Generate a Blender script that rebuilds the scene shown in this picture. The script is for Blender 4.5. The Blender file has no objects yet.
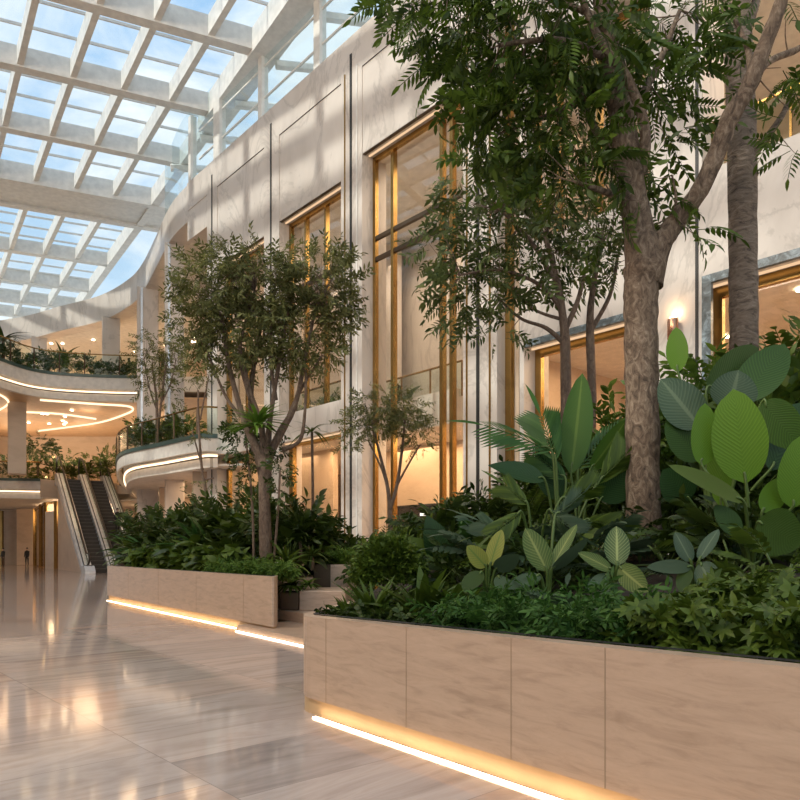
import bpy, bmesh, math, random
import numpy as np
from mathutils import Vector, Matrix
R = math.radians
random.seed(7); rng = np.random.default_rng(7)
S = bpy.context.scene
COL = S.collection

# ------------------------------------------------------------------ camera
HZ, F, H = 550.0, 700.0, 1.5
def P(x, y, D):
    return Vector(((x-400)/F*D, D, H+(HZ-y)*D/F))
def atz(x, y, z):
    return P(x, y, (z-H)*F/(HZ-y))
cam = bpy.data.cameras.new('camera'); co = bpy.data.objects.new('camera', cam); COL.objects.link(co)
co.location = (0, 0, H); co.rotation_euler = (R(90), 0, 0)
cam.sensor_width = 36; cam.lens = 36*F/800; cam.shift_y = (HZ-400)/800; cam.clip_end = 400
S.camera = co
S.view_settings.view_transform = 'Standard'; S.view_settings.look = 'None'
S.view_settings.gamma = 1; S.view_settings.use_curve_mapping = False
S.view_settings.exposure = 0.25
S.cycles.use_denoising = True
S.cycles.transparent_max_bounces = 16

# ------------------------------------------------------------------ materials
def newmat(name):
    m = bpy.data.materials.new(name); m.use_nodes = True
    nt = m.node_tree; nt.nodes.clear()
    out = nt.nodes.new('ShaderNodeOutputMaterial')
    return m, nt, out
def N(nt, t, **kw):
    n = nt.nodes.new(t)
    for k, v in kw.items():
        if k in n.inputs: n.inputs[k].default_value = v
        else: setattr(n, k, v)
    return n
def L(nt, a, b): nt.links.new(a, b)
def c4(c): return (c[0], c[1], c[2], 1)
def ramp(nt, fac, stops):
    r = nt.nodes.new('ShaderNodeValToRGB'); L(nt, fac, r.inputs[0])
    e = r.color_ramp.elements
    while len(e) < len(stops): e.new(0.5)
    for i, (p, c) in enumerate(stops): e[i].position = p; e[i].color = c4(c)
    return r.outputs[0]
def simple(name, col, rough=.5, metal=0, spec=.5):
    m, nt, out = newmat(name)
    b = N(nt, 'ShaderNodeBsdfPrincipled', Roughness=rough, Metallic=metal)
    tc = N(nt, 'ShaderNodeTexCoord'); no = N(nt, 'ShaderNodeTexNoise', Scale=3.0, Detail=4.0)
    L(nt, tc.outputs['Object'], no.inputs['Vector'])
    L(nt, ramp(nt, no.outputs[0], [(.3, [v*.88 for v in col]), (.7, [min(1, v*1.08) for v in col])]), b.inputs['Base Color'])
    b.inputs['Specular IOR Level'].default_value = spec
    L(nt, b.outputs[0], out.inputs[0]); return m
def stone(name, cols, rough=.3, scale=(.5, .5, .25), nscale=1.6, vein=.5, rot=0, veincol=None):
    m, nt, out = newmat(name)
    b = N(nt, 'ShaderNodeBsdfPrincipled', Roughness=rough)
    tc = N(nt, 'ShaderNodeTexCoord'); mp = N(nt, 'ShaderNodeMapping')
    mp.inputs['Scale'].default_value = scale; mp.inputs['Rotation'].default_value = (0, 0, rot)
    L(nt, tc.outputs['Object'], mp.inputs[0])
    n1 = N(nt, 'ShaderNodeTexNoise', Scale=nscale, Detail=8.0, Roughness=.62, Distortion=.7)
    L(nt, mp.outputs[0], n1.inputs['Vector'])
    base = ramp(nt, n1.outputs[0], [(.28+.22*i/(len(cols)-1)*2, c) for i, c in enumerate(cols)])
    n2 = N(nt, 'ShaderNodeTexNoise', Scale=nscale*.8, Detail=6.0, Roughness=.6, Distortion=1.6)
    L(nt, mp.outputs[0], n2.inputs['Vector'])
    v = ramp(nt, n2.outputs[0], [(.47, (0, 0, 0)), (.5, (1, 1, 1)), (.53, (0, 0, 0))])
    vs = N(nt, 'ShaderNodeMath', operation='MULTIPLY'); L(nt, v, vs.inputs[0]); vs.inputs[1].default_value = vein
    mx = N(nt, 'ShaderNodeMix', data_type='RGBA'); L(nt, vs.outputs[0], mx.inputs[0]); L(nt, base, mx.inputs[6])
    mx.inputs[7].default_value = c4(veincol or [c*.75 for c in cols[0]])
    L(nt, mx.outputs[2], b.inputs['Base Color']); L(nt, b.outputs[0], out.inputs[0]); return m
def emit(name, col, st):
    m, nt, out = newmat(name); e = N(nt, 'ShaderNodeEmission', Strength=st); e.inputs[0].default_value = c4(col)
    L(nt, e.outputs[0], out.inputs[0]); return m
def glass(name, tint=(.93, .96, .95), refl=1.0, rough=.0, base=.04):
    m, nt, out = newmat(name)
    t = N(nt, 'ShaderNodeBsdfTransparent'); t.inputs[0].default_value = c4(tint)
    g = N(nt, 'ShaderNodeBsdfGlossy', Roughness=rough)
    lw = N(nt, 'ShaderNodeLayerWeight', Blend=.5)
    pw = N(nt, 'ShaderNodeMath', operation='POWER'); L(nt, lw.outputs['Facing'], pw.inputs[0]); pw.inputs[1].default_value = 4.0
    mu = N(nt, 'ShaderNodeMath', operation='MULTIPLY_ADD'); L(nt, pw.outputs[0], mu.inputs[0]); mu.inputs[1].default_value = refl; mu.inputs[2].default_value = base
    mx = N(nt, 'ShaderNodeMixShader'); L(nt, mu.outputs[0], mx.inputs[0]); L(nt, t.outputs[0], mx.inputs[1]); L(nt, g.outputs[0], mx.inputs[2])
    L(nt, mx.outputs[0], out.inputs[0]); return m
def leafmat(name, c1, c2, rough=.42, trans=.3, veins=0, mid=None, vein_d=.35):
    m, nt, out = newmat(name)
    geo = N(nt, 'ShaderNodeNewGeometry')
    col = ramp(nt, geo.outputs['Random Per Island'], [(.0, c1), (1., c2)])
    uv = N(nt, 'ShaderNodeTexCoord'); sep = N(nt, 'ShaderNodeSeparateXYZ'); L(nt, uv.outputs['UV'], sep.inputs[0])
    ax = N(nt, 'ShaderNodeMath', operation='SUBTRACT'); L(nt, sep.outputs[0], ax.inputs[0]); ax.inputs[1].default_value = .5
    ab = N(nt, 'ShaderNodeMath', operation='ABSOLUTE'); L(nt, ax.outputs[0], ab.inputs[0])
    b = N(nt, 'ShaderNodeBsdfPrincipled', Roughness=rough+.06); b.inputs['Specular IOR Level'].default_value = .3
    if mid:
        f = ramp(nt, ab.outputs[0], [(.0, (1, 1, 1)), (.035, (.9, .9, .9)), (.06, (.25, .25, .25)), (.5, (0, 0, 0))])
        mx = N(nt, 'ShaderNodeMix', data_type='RGBA'); L(nt, f, mx.inputs[0]); L(nt, col, mx.inputs[6]); mx.inputs[7].default_value = c4(mid); col = mx.outputs[2]
    if veins:
        # side veins running out from the midrib towards the tip
        k = N(nt, 'ShaderNodeMath', operation='MULTIPLY_ADD'); L(nt, ab.outputs[0], k.inputs[0]); k.inputs[1].default_value = -.55; L(nt, sep.outputs[1], k.inputs[2])
        k2 = N(nt, 'ShaderNodeMath', operation='MULTIPLY'); L(nt, k.outputs[0], k2.inputs[0]); k2.inputs[1].default_value = veins*6.283
        sn = N(nt, 'ShaderNodeMath', operation='SINE'); L(nt, k2.outputs[0], sn.inputs[0])
        f = ramp(nt, sn.outputs[0], [(.2, (0, 0, 0)), (.95, (1, 1, 1))])
        fm = N(nt, 'ShaderNodeMath', operation='MULTIPLY'); L(nt, f, fm.inputs[0]); fm.inputs[1].default_value = vein_d
        mx = N(nt, 'ShaderNodeMix', data_type='RGBA'); L(nt, fm.outputs[0], mx.inputs[0]); L(nt, col, mx.inputs[6])
        mx.inputs[7].default_value = c4(mid or [min(1, v*2.2) for v in c2]); col = mx.outputs[2]
        bp = N(nt, 'ShaderNodeBump', Strength=.13, Distance=.01); L(nt, sn.outputs[0], bp.inputs['Height']); L(nt, bp.outputs[0], b.inputs['Normal'])
    L(nt, col, b.inputs['Base Color'])
    tr = N(nt, 'ShaderNodeBsdfTranslucent'); L(nt, col, tr.inputs[0])
    ms = N(nt, 'ShaderNodeMixShader'); ms.inputs[0].default_value = trans
    L(nt, b.outputs[0], ms.inputs[1]); L(nt, tr.outputs[0], ms.inputs[2]); L(nt, ms.outputs[0], out.inputs[0]); return m
def barkmat(name, c1, c2, c3, sc=(6, 6, 2.5), rings=0):
    m, nt, out = newmat(name)
    b = N(nt, 'ShaderNodeBsdfPrincipled', Roughness=.85)
    tc = N(nt, 'ShaderNodeTexCoord'); mp = N(nt, 'ShaderNodeMapping'); mp.inputs['Scale'].default_value = sc
    L(nt, tc.outputs['Object'], mp.inputs[0])
    n = N(nt, 'ShaderNodeTexNoise', Scale=2.2, Detail=9.0, Roughness=.7, Distortion=1.2); L(nt, mp.outputs[0], n.inputs['Vector'])
    L(nt, ramp(nt, n.outputs[0], [(.3, c1), (.5, c2), (.68, c3)]), b.inputs['Base Color'])
    h = n.outputs[0]
    if rings:
        mp2 = N(nt, 'ShaderNodeMapping'); mp2.inputs['Scale'].default_value = (.6, .6, 1); L(nt, tc.outputs['Object'], mp2.inputs[0])
        w = N(nt, 'ShaderNodeTexWave', bands_direction='Z', Scale=rings, Distortion=3.0, Detail=3.0); L(nt, mp2.outputs[0], w.inputs['Vector'])
        ad = N(nt, 'ShaderNodeMath', operation='ADD'); L(nt, w.outputs[1], ad.inputs[0]); L(nt, n.outputs[0], ad.inputs[1]); h = ad.outputs[0]
    bp = N(nt, 'ShaderNodeBump', Strength=.9, Distance=.04); L(nt, h, bp.inputs['Height']); L(nt, bp.outputs[0], b.inputs['Normal'])
    L(nt, b.outputs[0], out.inputs[0]); return m
def floormat():
    m, nt, out = newmat('polished marble tiles')
    b = N(nt, 'ShaderNodeBsdfPrincipled', Roughness=.13)
    tc = N(nt, 'ShaderNodeTexCoord'); mp = N(nt, 'ShaderNodeMapping'); mp.inputs['Rotation'].default_value = (0, 0, R(48))
    L(nt, tc.outputs['Object'], mp.inputs[0])
    br = N(nt, 'ShaderNodeTexBrick', Scale=1.0); br.offset = .37; br.squash = 1
    br.inputs['Brick Width'].default_value = .95; br.inputs['Row Height'].default_value = 2.1
    br.inputs['Mortar Size'].default_value = .004; br.inputs['Mortar Smooth'].default_value = .1; br.inputs['Bias'].default_value = 0
    br.inputs['Color1'].default_value = (0, 0, 0, 1); br.inputs['Color2'].default_value = (1, 1, 1, 1); br.inputs['Mortar'].default_value = (.5, .5, .5, 1)
    L(nt, mp.outputs[0], br.inputs['Vector'])
    sc = N(nt, 'ShaderNodeVectorMath', operation='SCALE'); L(nt, br.outputs[0], sc.inputs[0]); sc.inputs['Scale'].default_value = 13.0
    mp2 = N(nt, 'ShaderNodeMapping'); mp2.inputs['Scale'].default_value = (2.0, .34, 1); L(nt, mp.outputs[0], mp2.inputs[0])
    ad = N(nt, 'ShaderNodeVectorMath', operation='ADD'); L(nt, mp2.outputs[0], ad.inputs[0]); L(nt, sc.outputs[0], ad.inputs[1])
    n = N(nt, 'ShaderNodeTexNoise', Scale=1.3, Detail=8.0, Roughness=.62, Distortion=1.4); L(nt, ad.outputs[0], n.inputs['Vector'])
    base = ramp(nt, n.outputs[0], [(.25, (.36, .305, .275)), (.42, (.50, .425, .375)), (.56, (.62, .54, .485)), (.66, (.55, .46, .40)), (.78, (.42, .37, .345))])
    tint = ramp(nt, br.outputs[0], [(0, (.80, .77, .77)), (.5, (1, .94, .91)), (1, (1.0, .85, .77))])
    mu = N(nt, 'ShaderNodeMix', data_type='RGBA', blend_type='MULTIPLY'); mu.inputs[0].default_value = 1; L(nt, base, mu.inputs[6]); L(nt, tint, mu.inputs[7])
    mo = N(nt, 'ShaderNodeMix', data_type='RGBA'); L(nt, br.outputs[1], mo.inputs[0]); L(nt, mu.outputs[2], mo.inputs[6]); mo.inputs[7].default_value = (.34, .28, .25, 1)
    L(nt, mo.outputs[2], b.inputs['Base Color'])
    rr = N(nt, 'ShaderNodeMath', operation='MULTIPLY_ADD'); L(nt, n.outputs[0], rr.inputs[0]); rr.inputs[1].default_value = .12; rr.inputs[2].default_value = .02
    L(nt, rr.outputs[0], b.inputs['Roughness'])
    b.inputs['Specular IOR Level'].default_value = .8
    L(nt, b.outputs[0], out.inputs[0]); return m
FLOORM = floormat()
MARBLE = stone('pale facade marble', [(.50, .44, .385), (.60, .535, .475), (.68, .615, .55)], .3, (.35, .35, .18), 1.1, .5)
TRAV = stone('warm travertine', [(.40, .28, .195), (.52, .37, .265), (.58, .42, .305)], .32, (1.2, 1.2, 7), 2.2, .18, veincol=(.42, .29, .19))
TANWALL = stone('tan stone wall', [(.50, .38, .27), (.58, .45, .33), (.62, .49, .36)], .45, (.4, .4, .8), 1.2, .15)
PALE = simple('white painted plaster', (.70, .65, .58), .6)
WHITEB = simple('painted steel white', (.72, .69, .64), .45)
WOODC = simple('warm timber ceiling', (.52, .33, .18), .5)
BRASS = simple('brushed brass', (.40, .25, .085), .25, 1)
BRONZE = simple('dark bronze', (.10, .07, .045), .4, .7)
DARK = simple('dark metal', (.03, .028, .026), .5, .3)
STEEL = simple('brushed steel', (.78, .82, .87), .25, .4)
RUBBER = simple('black rubber', (.025, .023, .02), .5)
STEPM = simple('ribbed dark step', (.055, .045, .038), .5, .3)
MIRROR = stone('mirror strip with painted reflections', [(.04, .05, .05), (.12, .15, .16), (.40, .50, .55)], .3, (1.6, 1.6, 1.6), 2.5, .3)  # reflections painted into the colour as dark and pale blue patches
SOIL = simple('dark soil', (.035, .024, .016), .95)
GLASS = glass('clear window glass', (.95, .95, .93), .8, 0, .06)
RAILG = glass('green edged balustrade glass', (.92, .97, .95), .35, 0, .01)
ROOFG = glass('roof glass', (.93, .97, .985), .35, 0, .0)
CLERG = glass('clerestory glass', (.93, .97, .975), .45, 0, .02)
LED = emit('warm light strip', (1, .72, .45), 1.7)
LEDH = emit('window head light', (1, .66, .38), .8)
LEDC = emit('cove light strip', (1, .72, .47), 2.2)
SPOTM = emit('downlight lens', (1, .78, .5), 14)
GLINT = emit('far glint glow', (1, .62, .25), 8)
BLACK = simple('black counter', (.02, .018, .017), .25)
L_TREE = leafmat('big tree leaves', (.03, .055, .006), (.10, .155, .018), .42, .4)
L_MID = leafmat('slender tree leaves', (.04, .065, .018), (.13, .16, .045), .5, .35)
L_OLIVE = leafmat('olive tree leaves', (.065, .078, .024), (.23, .23, .08), .5, .38)
L_DARK = leafmat('dark glossy leaves', (.02, .038, .006), (.065, .10, .014), .36, .2)
L_GREEN = leafmat('mid green leaves', (.042, .075, .008), (.115, .17, .02), .4, .25)
L_FRESH = leafmat('fresh green leaves', (.06, .13, .015), (.16, .26, .035), .45, .35)
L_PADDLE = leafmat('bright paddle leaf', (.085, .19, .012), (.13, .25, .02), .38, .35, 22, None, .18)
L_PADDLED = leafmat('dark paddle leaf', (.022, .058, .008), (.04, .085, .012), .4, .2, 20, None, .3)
L_STRIPE = leafmat('striped grey green leaf', (.045, .08, .045), (.06, .1, .055), .3, .2, 16, (.16, .21, .12), .4)
L_DIEF = leafmat('cream veined leaf', (.05, .11, .025), (.09, .15, .035), .4, .25, 12, (.32, .36, .11), .4)
L_YEL = leafmat('yellow variegated leaf', (.26, .28, .05), (.40, .38, .08), .4, .3, 10, (.16, .24, .05), .5)
L_BAN = leafmat('banana leaf', (.035, .10, .01), (.05, .12, .015), .38, .35, 34, (.14, .22, .04), .25)
L_DBIG = leafmat('dark ribbed leaf', (.014, .042, .008), (.022, .055, .012), .34, .15, 16, None, .3)
L_PALM = leafmat('palm frond green', (.03, .09, .015), (.07, .16, .03), .38, .3)
L_GREY = leafmat('grey green fern', (.04, .075, .035), (.09, .13, .07), .4, .2)
PETAL = leafmat('white flower petals', (.55, .53, .48), (.7, .68, .62), .5, .3)
STEMM = simple('green stalk', (.09, .14, .03), .5)
BARK1 = barkmat('pale rough bark', (.025, .015, .009), (.17, .112, .072), (.36, .27, .19), (5.5, 5.5, 3.2))
BARK2 = barkmat('ringed grey brown bark', (.035, .024, .016), (.20, .145, .105), (.31, .24, .185), (2.2, 2.2, 6), 0)
BARK3 = barkmat('thin brown bark', (.06, .04, .028), (.15, .10, .07), (.23, .17, .12))
SKIN = simple('skin', (.55, .36, .27), .6); CLOTHK = simple('black cloth', (.012, .012, .014), .8)
HAIR = simple('dark hair', (.015, .01, .008), .6); CLOTHW = simple('white cloth', (.6, .58, .56), .8)

# ------------------------------------------------------------------ mesh helpers
class MB:
    def __init__(s): s.v = []; s.f = []
    def add(s, vs, fs):
        o = len(s.v); s.v += [tuple(v) for v in vs]; s.f += [tuple(i+o for i in f) for f in fs]; return s
    def hexa(s, p): # 4 bottom + 4 top
        return s.add(p, [(3, 2, 1, 0), (4, 5, 6, 7), (0, 1, 5, 4), (1, 2, 6, 5), (2, 3, 7, 6), (3, 0, 4, 7)])
    def box(s, x0, x1, y0, y1, z0, z1):
        return s.hexa([(x0, y0, z0), (x1, y0, z0), (x1, y1, z0), (x0, y1, z0), (x0, y0, z1), (x1, y0, z1), (x1, y1, z1), (x0, y1, z1)])
    def fbox(s, u0, u1, v0, v1, z0, z1):
        return s.hexa([fp(u0, v0, z0), fp(u1, v0, z0), fp(u1, v1, z0), fp(u0, v1, z0), fp(u0, v0, z1), fp(u1, v0, z1), fp(u1, v1, z1), fp(u0, v1, z1)])
    def beam(s, a, b, w, z0, z1): # horizontal bar from a to b
        a = Vector(a[:2]); b = Vector(b[:2]); d = (b-a).normalized(); n = Vector((-d.y, d.x))*w/2
        q = [a-n, b-n, b+n, a+n]
        return s.hexa([(p.x, p.y, z0) for p in q]+[(p.x, p.y, z1) for p in q])
    def prism(s, poly, z0, z1):
        n = len(poly)
        vs = [(p[0], p[1], z0) for p in poly]+[(p[0], p[1], z1) for p in poly]
        fs = [tuple(range(n-1, -1, -1)), tuple(range(n, 2*n))]+[(i, (i+1) % n, n+(i+1) % n, n+i) for i in range(n)]
        return s.add(vs, fs)
    def tube(s, pts, rad, k=8, cap=True):
        pts = [Vector(p) for p in pts]; n = len(pts)
        if not hasattr(rad, '__len__'): rad = [rad]*n
        vs = []; nx = None
        for i, p in enumerate(pts):
            t = (pts[min(i+1, n-1)]-pts[max(i-1, 0)]).normalized()
            if nx is None:
                nx = t.orthogonal().normalized()
            else:
                nx = (nx-t*nx.dot(t)).normalized()
            b = t.cross(nx)
            for j in range(k):
                a = 2*math.pi*j/k; vs.append(p+(nx*math.cos(a)+b*math.sin(a))*rad[i])
        fs = [(i*k+j, i*k+(j+1) % k, (i+1)*k+(j+1) % k, (i+1)*k+j) for i in range(n-1) for j in range(k)]
        if cap: fs += [tuple(range(k-1, -1, -1)), tuple((n-1)*k+j for j in range(k))]
        return s.add(vs, fs)
    def ribbon(s, poly, z0, z1, t): # vertical wall following a plan polyline, thickness t
        p2 = [Vector((p[0], p[1])) for p in poly]; n = len(p2); a = []; b = []
        for i, p in enumerate(p2):
            d = (p2[min(i+1, n-1)]-p2[max(i-1, 0)]).normalized(); m = Vector((-d.y, d.x))*t/2
            a.append(p+m); b.append(p-m)
        vs = []
        for i in range(n): vs += [(a[i].x, a[i].y, z0), (b[i].x, b[i].y, z0), (b[i].x, b[i].y, z1), (a[i].x, a[i].y, z1)]
        fs = [(4*i+j, 4*i+(j+1) % 4, 4*i+4+(j+1) % 4, 4*i+4+j) for i in range(n-1) for j in range(4)]
        fs += [(0, 1, 2, 3), (4*n-1, 4*n-2, 4*n-3, 4*n-4)]
        return s.add(vs, fs)
    def lathe(s, prof, c, k=16):
        vs = []; n = len(prof)
        for r, z in prof:
            for j in range(k): a = 2*math.pi*j/k; vs.append((c[0]+r*math.cos(a), c[1]+r*math.sin(a), c[2]+z))
        fs = [(i*k+j, i*k+(j+1) % k, (i+1)*k+(j+1) % k, (i+1)*k+j) for i in range(n-1) for j in range(k)]
        fs += [tuple(range(k-1, -1, -1)), tuple((n-1)*k+j for j in range(k))]
        return s.add(vs, fs)
    def build(s, name, mat, parent=None, smooth=False, bevel=0):
        me = bpy.data.meshes.new(name); me.from_pydata(s.v, [], s.f); me.materials.append(mat)
        bm = bmesh.new(); bm.from_mesh(me); bmesh.ops.recalc_face_normals(bm, faces=bm.faces); bm.to_mesh(me); bm.free()
        if smooth: me.polygons.foreach_set('use_smooth', [True]*len(me.polygons))
        o = bpy.data.objects.new(name, me); COL.objects.link(o)
        if parent is not None: attach(o, parent)
        if bevel:
            b = o.modifiers.new('bevel', 'BEVEL'); b.width = bevel; b.segments = 2; b.limit_method = 'ANGLE'
        return o
def world_of(o):
    m = Matrix.LocRotScale(o.location, o.rotation_euler, o.scale)
    return m if o.parent is None else world_of(o.parent) @ o.matrix_parent_inverse @ m
def attach(o, parent):
    o.parent = parent; o.matrix_parent_inverse = world_of(parent).inverted()
def tag(o, label, cat, group=None, kind=None):
    o['label'] = label; o['category'] = cat
    if group: o['group'] = group
    if kind: o['kind'] = kind
    return o
def thing(name, loc, label, cat, group=None, kind=None):
    o = bpy.data.objects.new(name, None); COL.objects.link(o); o.location = loc; o.empty_display_size = .2
    return tag(o, label, cat, group, kind)
def struct(o): o['kind'] = 'structure'; return o
def spline(pts, per=6):
    pts = [Vector(p) for p in pts]; out = []
    for i in range(len(pts)-1):
        p0 = pts[max(i-1, 0)]; p1 = pts[i]; p2 = pts[i+1]; p3 = pts[min(i+2, len(pts)-1)]
        for j in range(per):
            t = j/per
            out.append(.5*((2*p1)+(p2-p0)*t+(2*p0-5*p1+4*p2-p3)*t*t+(3*p1-p0-3*p2+p3)*t**3))
    out.append(pts[-1]); return out

# facade frame: u runs along the facade towards the camera, v out into the atrium
TU = Vector((.663, -.7486)); NV = Vector((-.7486, -.663)); F0 = Vector((22-.8857*40, 40))
def fp(u, v, z):
    p = F0+TU*u+NV*v; return (p.x, p.y, z)
def U(x): return (40-15400/(x+220))*1.3359

def Uv(x, v):
    r = (x-400)/F
    return (r*(F0.y+NV.y*v)-F0.x-NV.x*v)/(TU.x-r*TU.y)

# ------------------------------------------------------------------ setting: floor, facade
struct(MB().box(-60, 40, -16, 90, -.3, 0).build('floor', FLOORM))
UE = U(1500); US = U(187)
w = MB()
T = -1.2
def pier(x0, x1): w.fbox(U(x0), U(x1), T, 0, 0, 21.3)
for a, b in ((207, 217), (264, 279), (341, 362), (463, 497), (519.5, 524), (650, 702), (1000, 1500)): pier(a, b)
w.fbox(U(497), U(519.5), T, -.55, 0, 21.3)
w.fbox(US, U(195), T, 0, 0, 21.3) if False else None
def span(x0, x1, z0, z1, v=-.03): w.fbox(U(x0), U(x1), T, v, z0, z1)
for x0, x1, z in ((362, 463, 16.5), (279, 341, 16.0), (217, 264, 15.8), (187, 207, 18.2), (524, 650, 16.0), (702, 1000, 16.0)):
    span(x0, x1, z, 19.8); w.fbox(U(x0), U(x1), T, 0, 19.8, 21.3)
span(279, 341, 6.2, 7.4, 0); span(217, 264, 6.2, 7.4, 0)
span(524, 650, 7.5, 10.5, 0); span(702, 1000, 7.85, 10.5, 0)
struct(w.build('wall_right', MARBLE))
# dark joints on the pilasters and panel lines
ntrim = [0]
def trim(mb, mat=DARK):
    ntrim[0] += 1; return struct(mb.build('trim_%d' % ntrim[0], mat))
for x, wd in ((212, .09), (271, .10), (351, .12), (478, .12), (697, .07)):
    trim(MB().fbox(U(x)-wd/2, U(x)+wd/2, -.02, .025, 0, 20.6 if x < 600 else 15))
for x0, x1 in ((362, 463), (279, 341), (217, 264), (524, 650)):
    trim(MB().fbox(U(x0), U(x1), -.1, -.005, 19.785, 19.80))
for x in (345, 357, 467, 490):
    trim(MB().fbox(U(x)-.03, U(x)+.03, -.02, .03, 0, 20), WHITEB if x in (357,) else BRASS)
# brass strips of the narrow slot between the two tall bays
for x0, x1 in ((497, 503), (511, 519.5)):
    trim(MB().fbox(U(x0), U(x1), -.6, -.38, 0, 18), BRASS)
trim(MB().fbox(U(505), U(510), -.56, -.5, 0, 18), TANWALL)
# mirror strips with painted reflections edging the shop openings on the right
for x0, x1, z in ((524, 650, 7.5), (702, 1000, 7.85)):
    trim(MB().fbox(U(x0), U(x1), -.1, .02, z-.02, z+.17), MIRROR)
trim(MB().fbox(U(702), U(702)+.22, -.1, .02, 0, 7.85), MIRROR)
for x0, x1, z in ((362, 463, 16.5), (279, 341, 16.0), (217, 264, 15.8)):
    trim(MB().fbox(U(x0), U(x1), -.16, -.05, z-.03, z+.12), BRONZE)
for x0, x1, z in ((362, 463, 16.5), (279, 341, 16.0), (217, 264, 15.8), (524, 650, 7.5), (702, 1000, 7.85), (279, 341, 6.2)):
    o = MB().fbox(U(x0)+.05, U(x1)-.05, -.34, -.28, z-.05, z-.005).build('light_strip', LEDH)
LSTRIPS = [o for o in bpy.data.objects if o.name.startswith('light_strip')]
for o, t in zip(LSTRIPS, ('tallest glazed bay', 'tall window over the escalator side planter', 'window half hidden by the planter tree', 'shop opening behind the slim trunks', 'shop opening beside the ringed trunk', 'low shop opening under the white balcony band')):
    tag(o, 'warm light strip under the head of the '+t, 'light strip')
# windows with brass mullions
nwin = [0]
def window(x0, x1, z0, z1, muls, trans, v=-.6, fw=.16, mw=.12):
    nwin[0] += 1
    fr = MB(); u0, u1 = U(x0), U(x1)
    fr.fbox(u0, u0+fw, v-.08, v+.08, z0, z1).fbox(u1-fw, u1, v-.08, v+.08, z0, z1).fbox(u0+fw, u1-fw, v-.08, v+.08, z1-fw, z1)
    for m in muls: fr.fbox(Uv(m, v)-mw/2, Uv(m, v)+mw/2, v-.1, v+.1, z0, z1-fw)
    root = struct(fr.build('window_%d' % nwin[0], BRASS))
    for zt in trans:
        MB().fbox(u0+fw, u1-fw, v-.07, v+.07, zt-.07, zt+.07).build('transom', BRONZE, root)
    MB().fbox(u0+fw, u1-fw, v-.012, v+.012, z0, z1-fw).build('pane', GLASS, root)
    return root
window(362, 463, 0, 16.5, (394, 443, 453), (13.4, 12.6), mw=.15)
window(279, 341, 7.4, 16.0, (307, 327), (13.0,))
window(279, 341, 0, 6.2, (294,), ())
window(217, 264, 7.4, 15.8, (230, 248), (13.0,))
window(217, 264, 0, 6.2, (230,), ())
window(524, 650, 0, 7.5, (), (), fw=.22)
window(524, 650, 10.5, 16.0, (560, 600), (), fw=.14)
window(702, 1000, 0, 7.85, (), (), fw=.25)
# interior shell behind the facade
UA = U(217); UB = U(478)
s = MB()
s.fbox(UA-1, UE, -9.3, -9.0, 0, 17.5)
struct(s.build('wall_shops', TANWALL))
for i, x in enumerate((217, 482, 1010)):
    struct(MB().fbox(U(x)-.15, U(x)+.15, -9, T, 0, 17).build('wall_divider.%03d' % i, TANWALL))
struct(MB().fbox(UA-1, UE, -9.3, T, 16.7, 17.3).build('ceiling_shops', PALE))
struct(MB().fbox(UA, U(351), -9, -1.25, 6.3, 7.1).build('floor_gallery', PALE))
struct(MB().fbox(U(352), UB, -9, -2.8, 6.2, 7.2).fbox(Uv(393, -2.2), Uv(455, -2.2), -2.8, -2.2, 6.2, 7.5).build('floor_gallery_bay', PALE))
struct(MB().fbox(UB, UE, -9, -1.25, 8.0, 10.45).build('floor_gallery_upper', PALE))
# inner feature walls
struct(MB().fbox(Uv(384, -5.3), Uv(474, -5.3), -5.6, -5.3, 0, 6.2).build('wall_feature', TANWALL))
struct(MB().fbox(Uv(292, -3.1), Uv(333, -3.1), -3.4, -3.1, 0, 6.3).build('wall_feature_low', TANWALL))
struct(MB().fbox(Uv(330, -6.0), Uv(397, -6.0), -6.3, -6.0, 7.1, 16.6).fbox(Uv(394, -7.1), Uv(490, -7.1), -7.4, -7.1, 7.2, 16.6).build('wall_gallery', MARBLE))
c = thing('shop_counter', fp(Uv(430, -4.6), -4.6, 0), 'tall black back counter below the glowing tan wall', 'counter')
MB().fbox(Uv(393, -4.6), Uv(466, -4.6), -5.2, -4.6, 0, 3.4).build('counter_body', BLACK, c)
MB().fbox(Uv(392, -4.5), Uv(467, -4.5), -5.25, -4.5, 3.4, 3.5).build('countertop', DARK, c)
struct(MB().fbox(Uv(333, -4), Uv(344, -4), -4.2, -4, 0, 5.2).build('door_4', BRONZE))
for i in range(2):
    MB().fbox(Uv(420+i*20, -4.56), Uv(427+i*20, -4.56), -4.59, -4.56, 3.0, 3.12).build('lit_slot', emit('slot light', (1, .9, .8), 2), c)

# ------------------------------------------------------------------ far curved end of the atrium
EDGE = [fp(U(207), -.6, 0)[:2], (-12.4, 40), (-14.9, 44.4), (-17.3, 48.6), (-19.4, 51.5), (-22.9, 54.8), (-27.3, 57.3), (-33, 60.4), (-44, 64)]
CURVE = [(p.x, p.y) for p in spline([(a, b, 0) for a, b in EDGE], 5)]
struct(MB().ribbon(CURVE, 19.3, 21.3, 1.1).build('wall_curved_parapet', MARBLE))
def column(p, r, z0, z1, mat, name='column'):
    d = Vector((p[0], p[1])).normalized(); n = Vector((-d.y, d.x))
    q = [Vector(p)+d*r*a+n*r*b for a, b in ((-1, -1), (-1, 1), (1, 1), (1, -1))]
    return struct(MB().prism([(k.x, k.y) for k in q], z0, z1).build(name, mat, bevel=.05))
column((-13.3, 41.3), .55, 0, 19.4, MARBLE); column((-17.4, 48.3), .7, 0, 19.4, MARBLE)
column((-22.4, 54.3), .65, 13.9, 19.4, MARBLE); column((-30.5, 59.2), .6, 13.9, 19.4, MARBLE)
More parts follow.
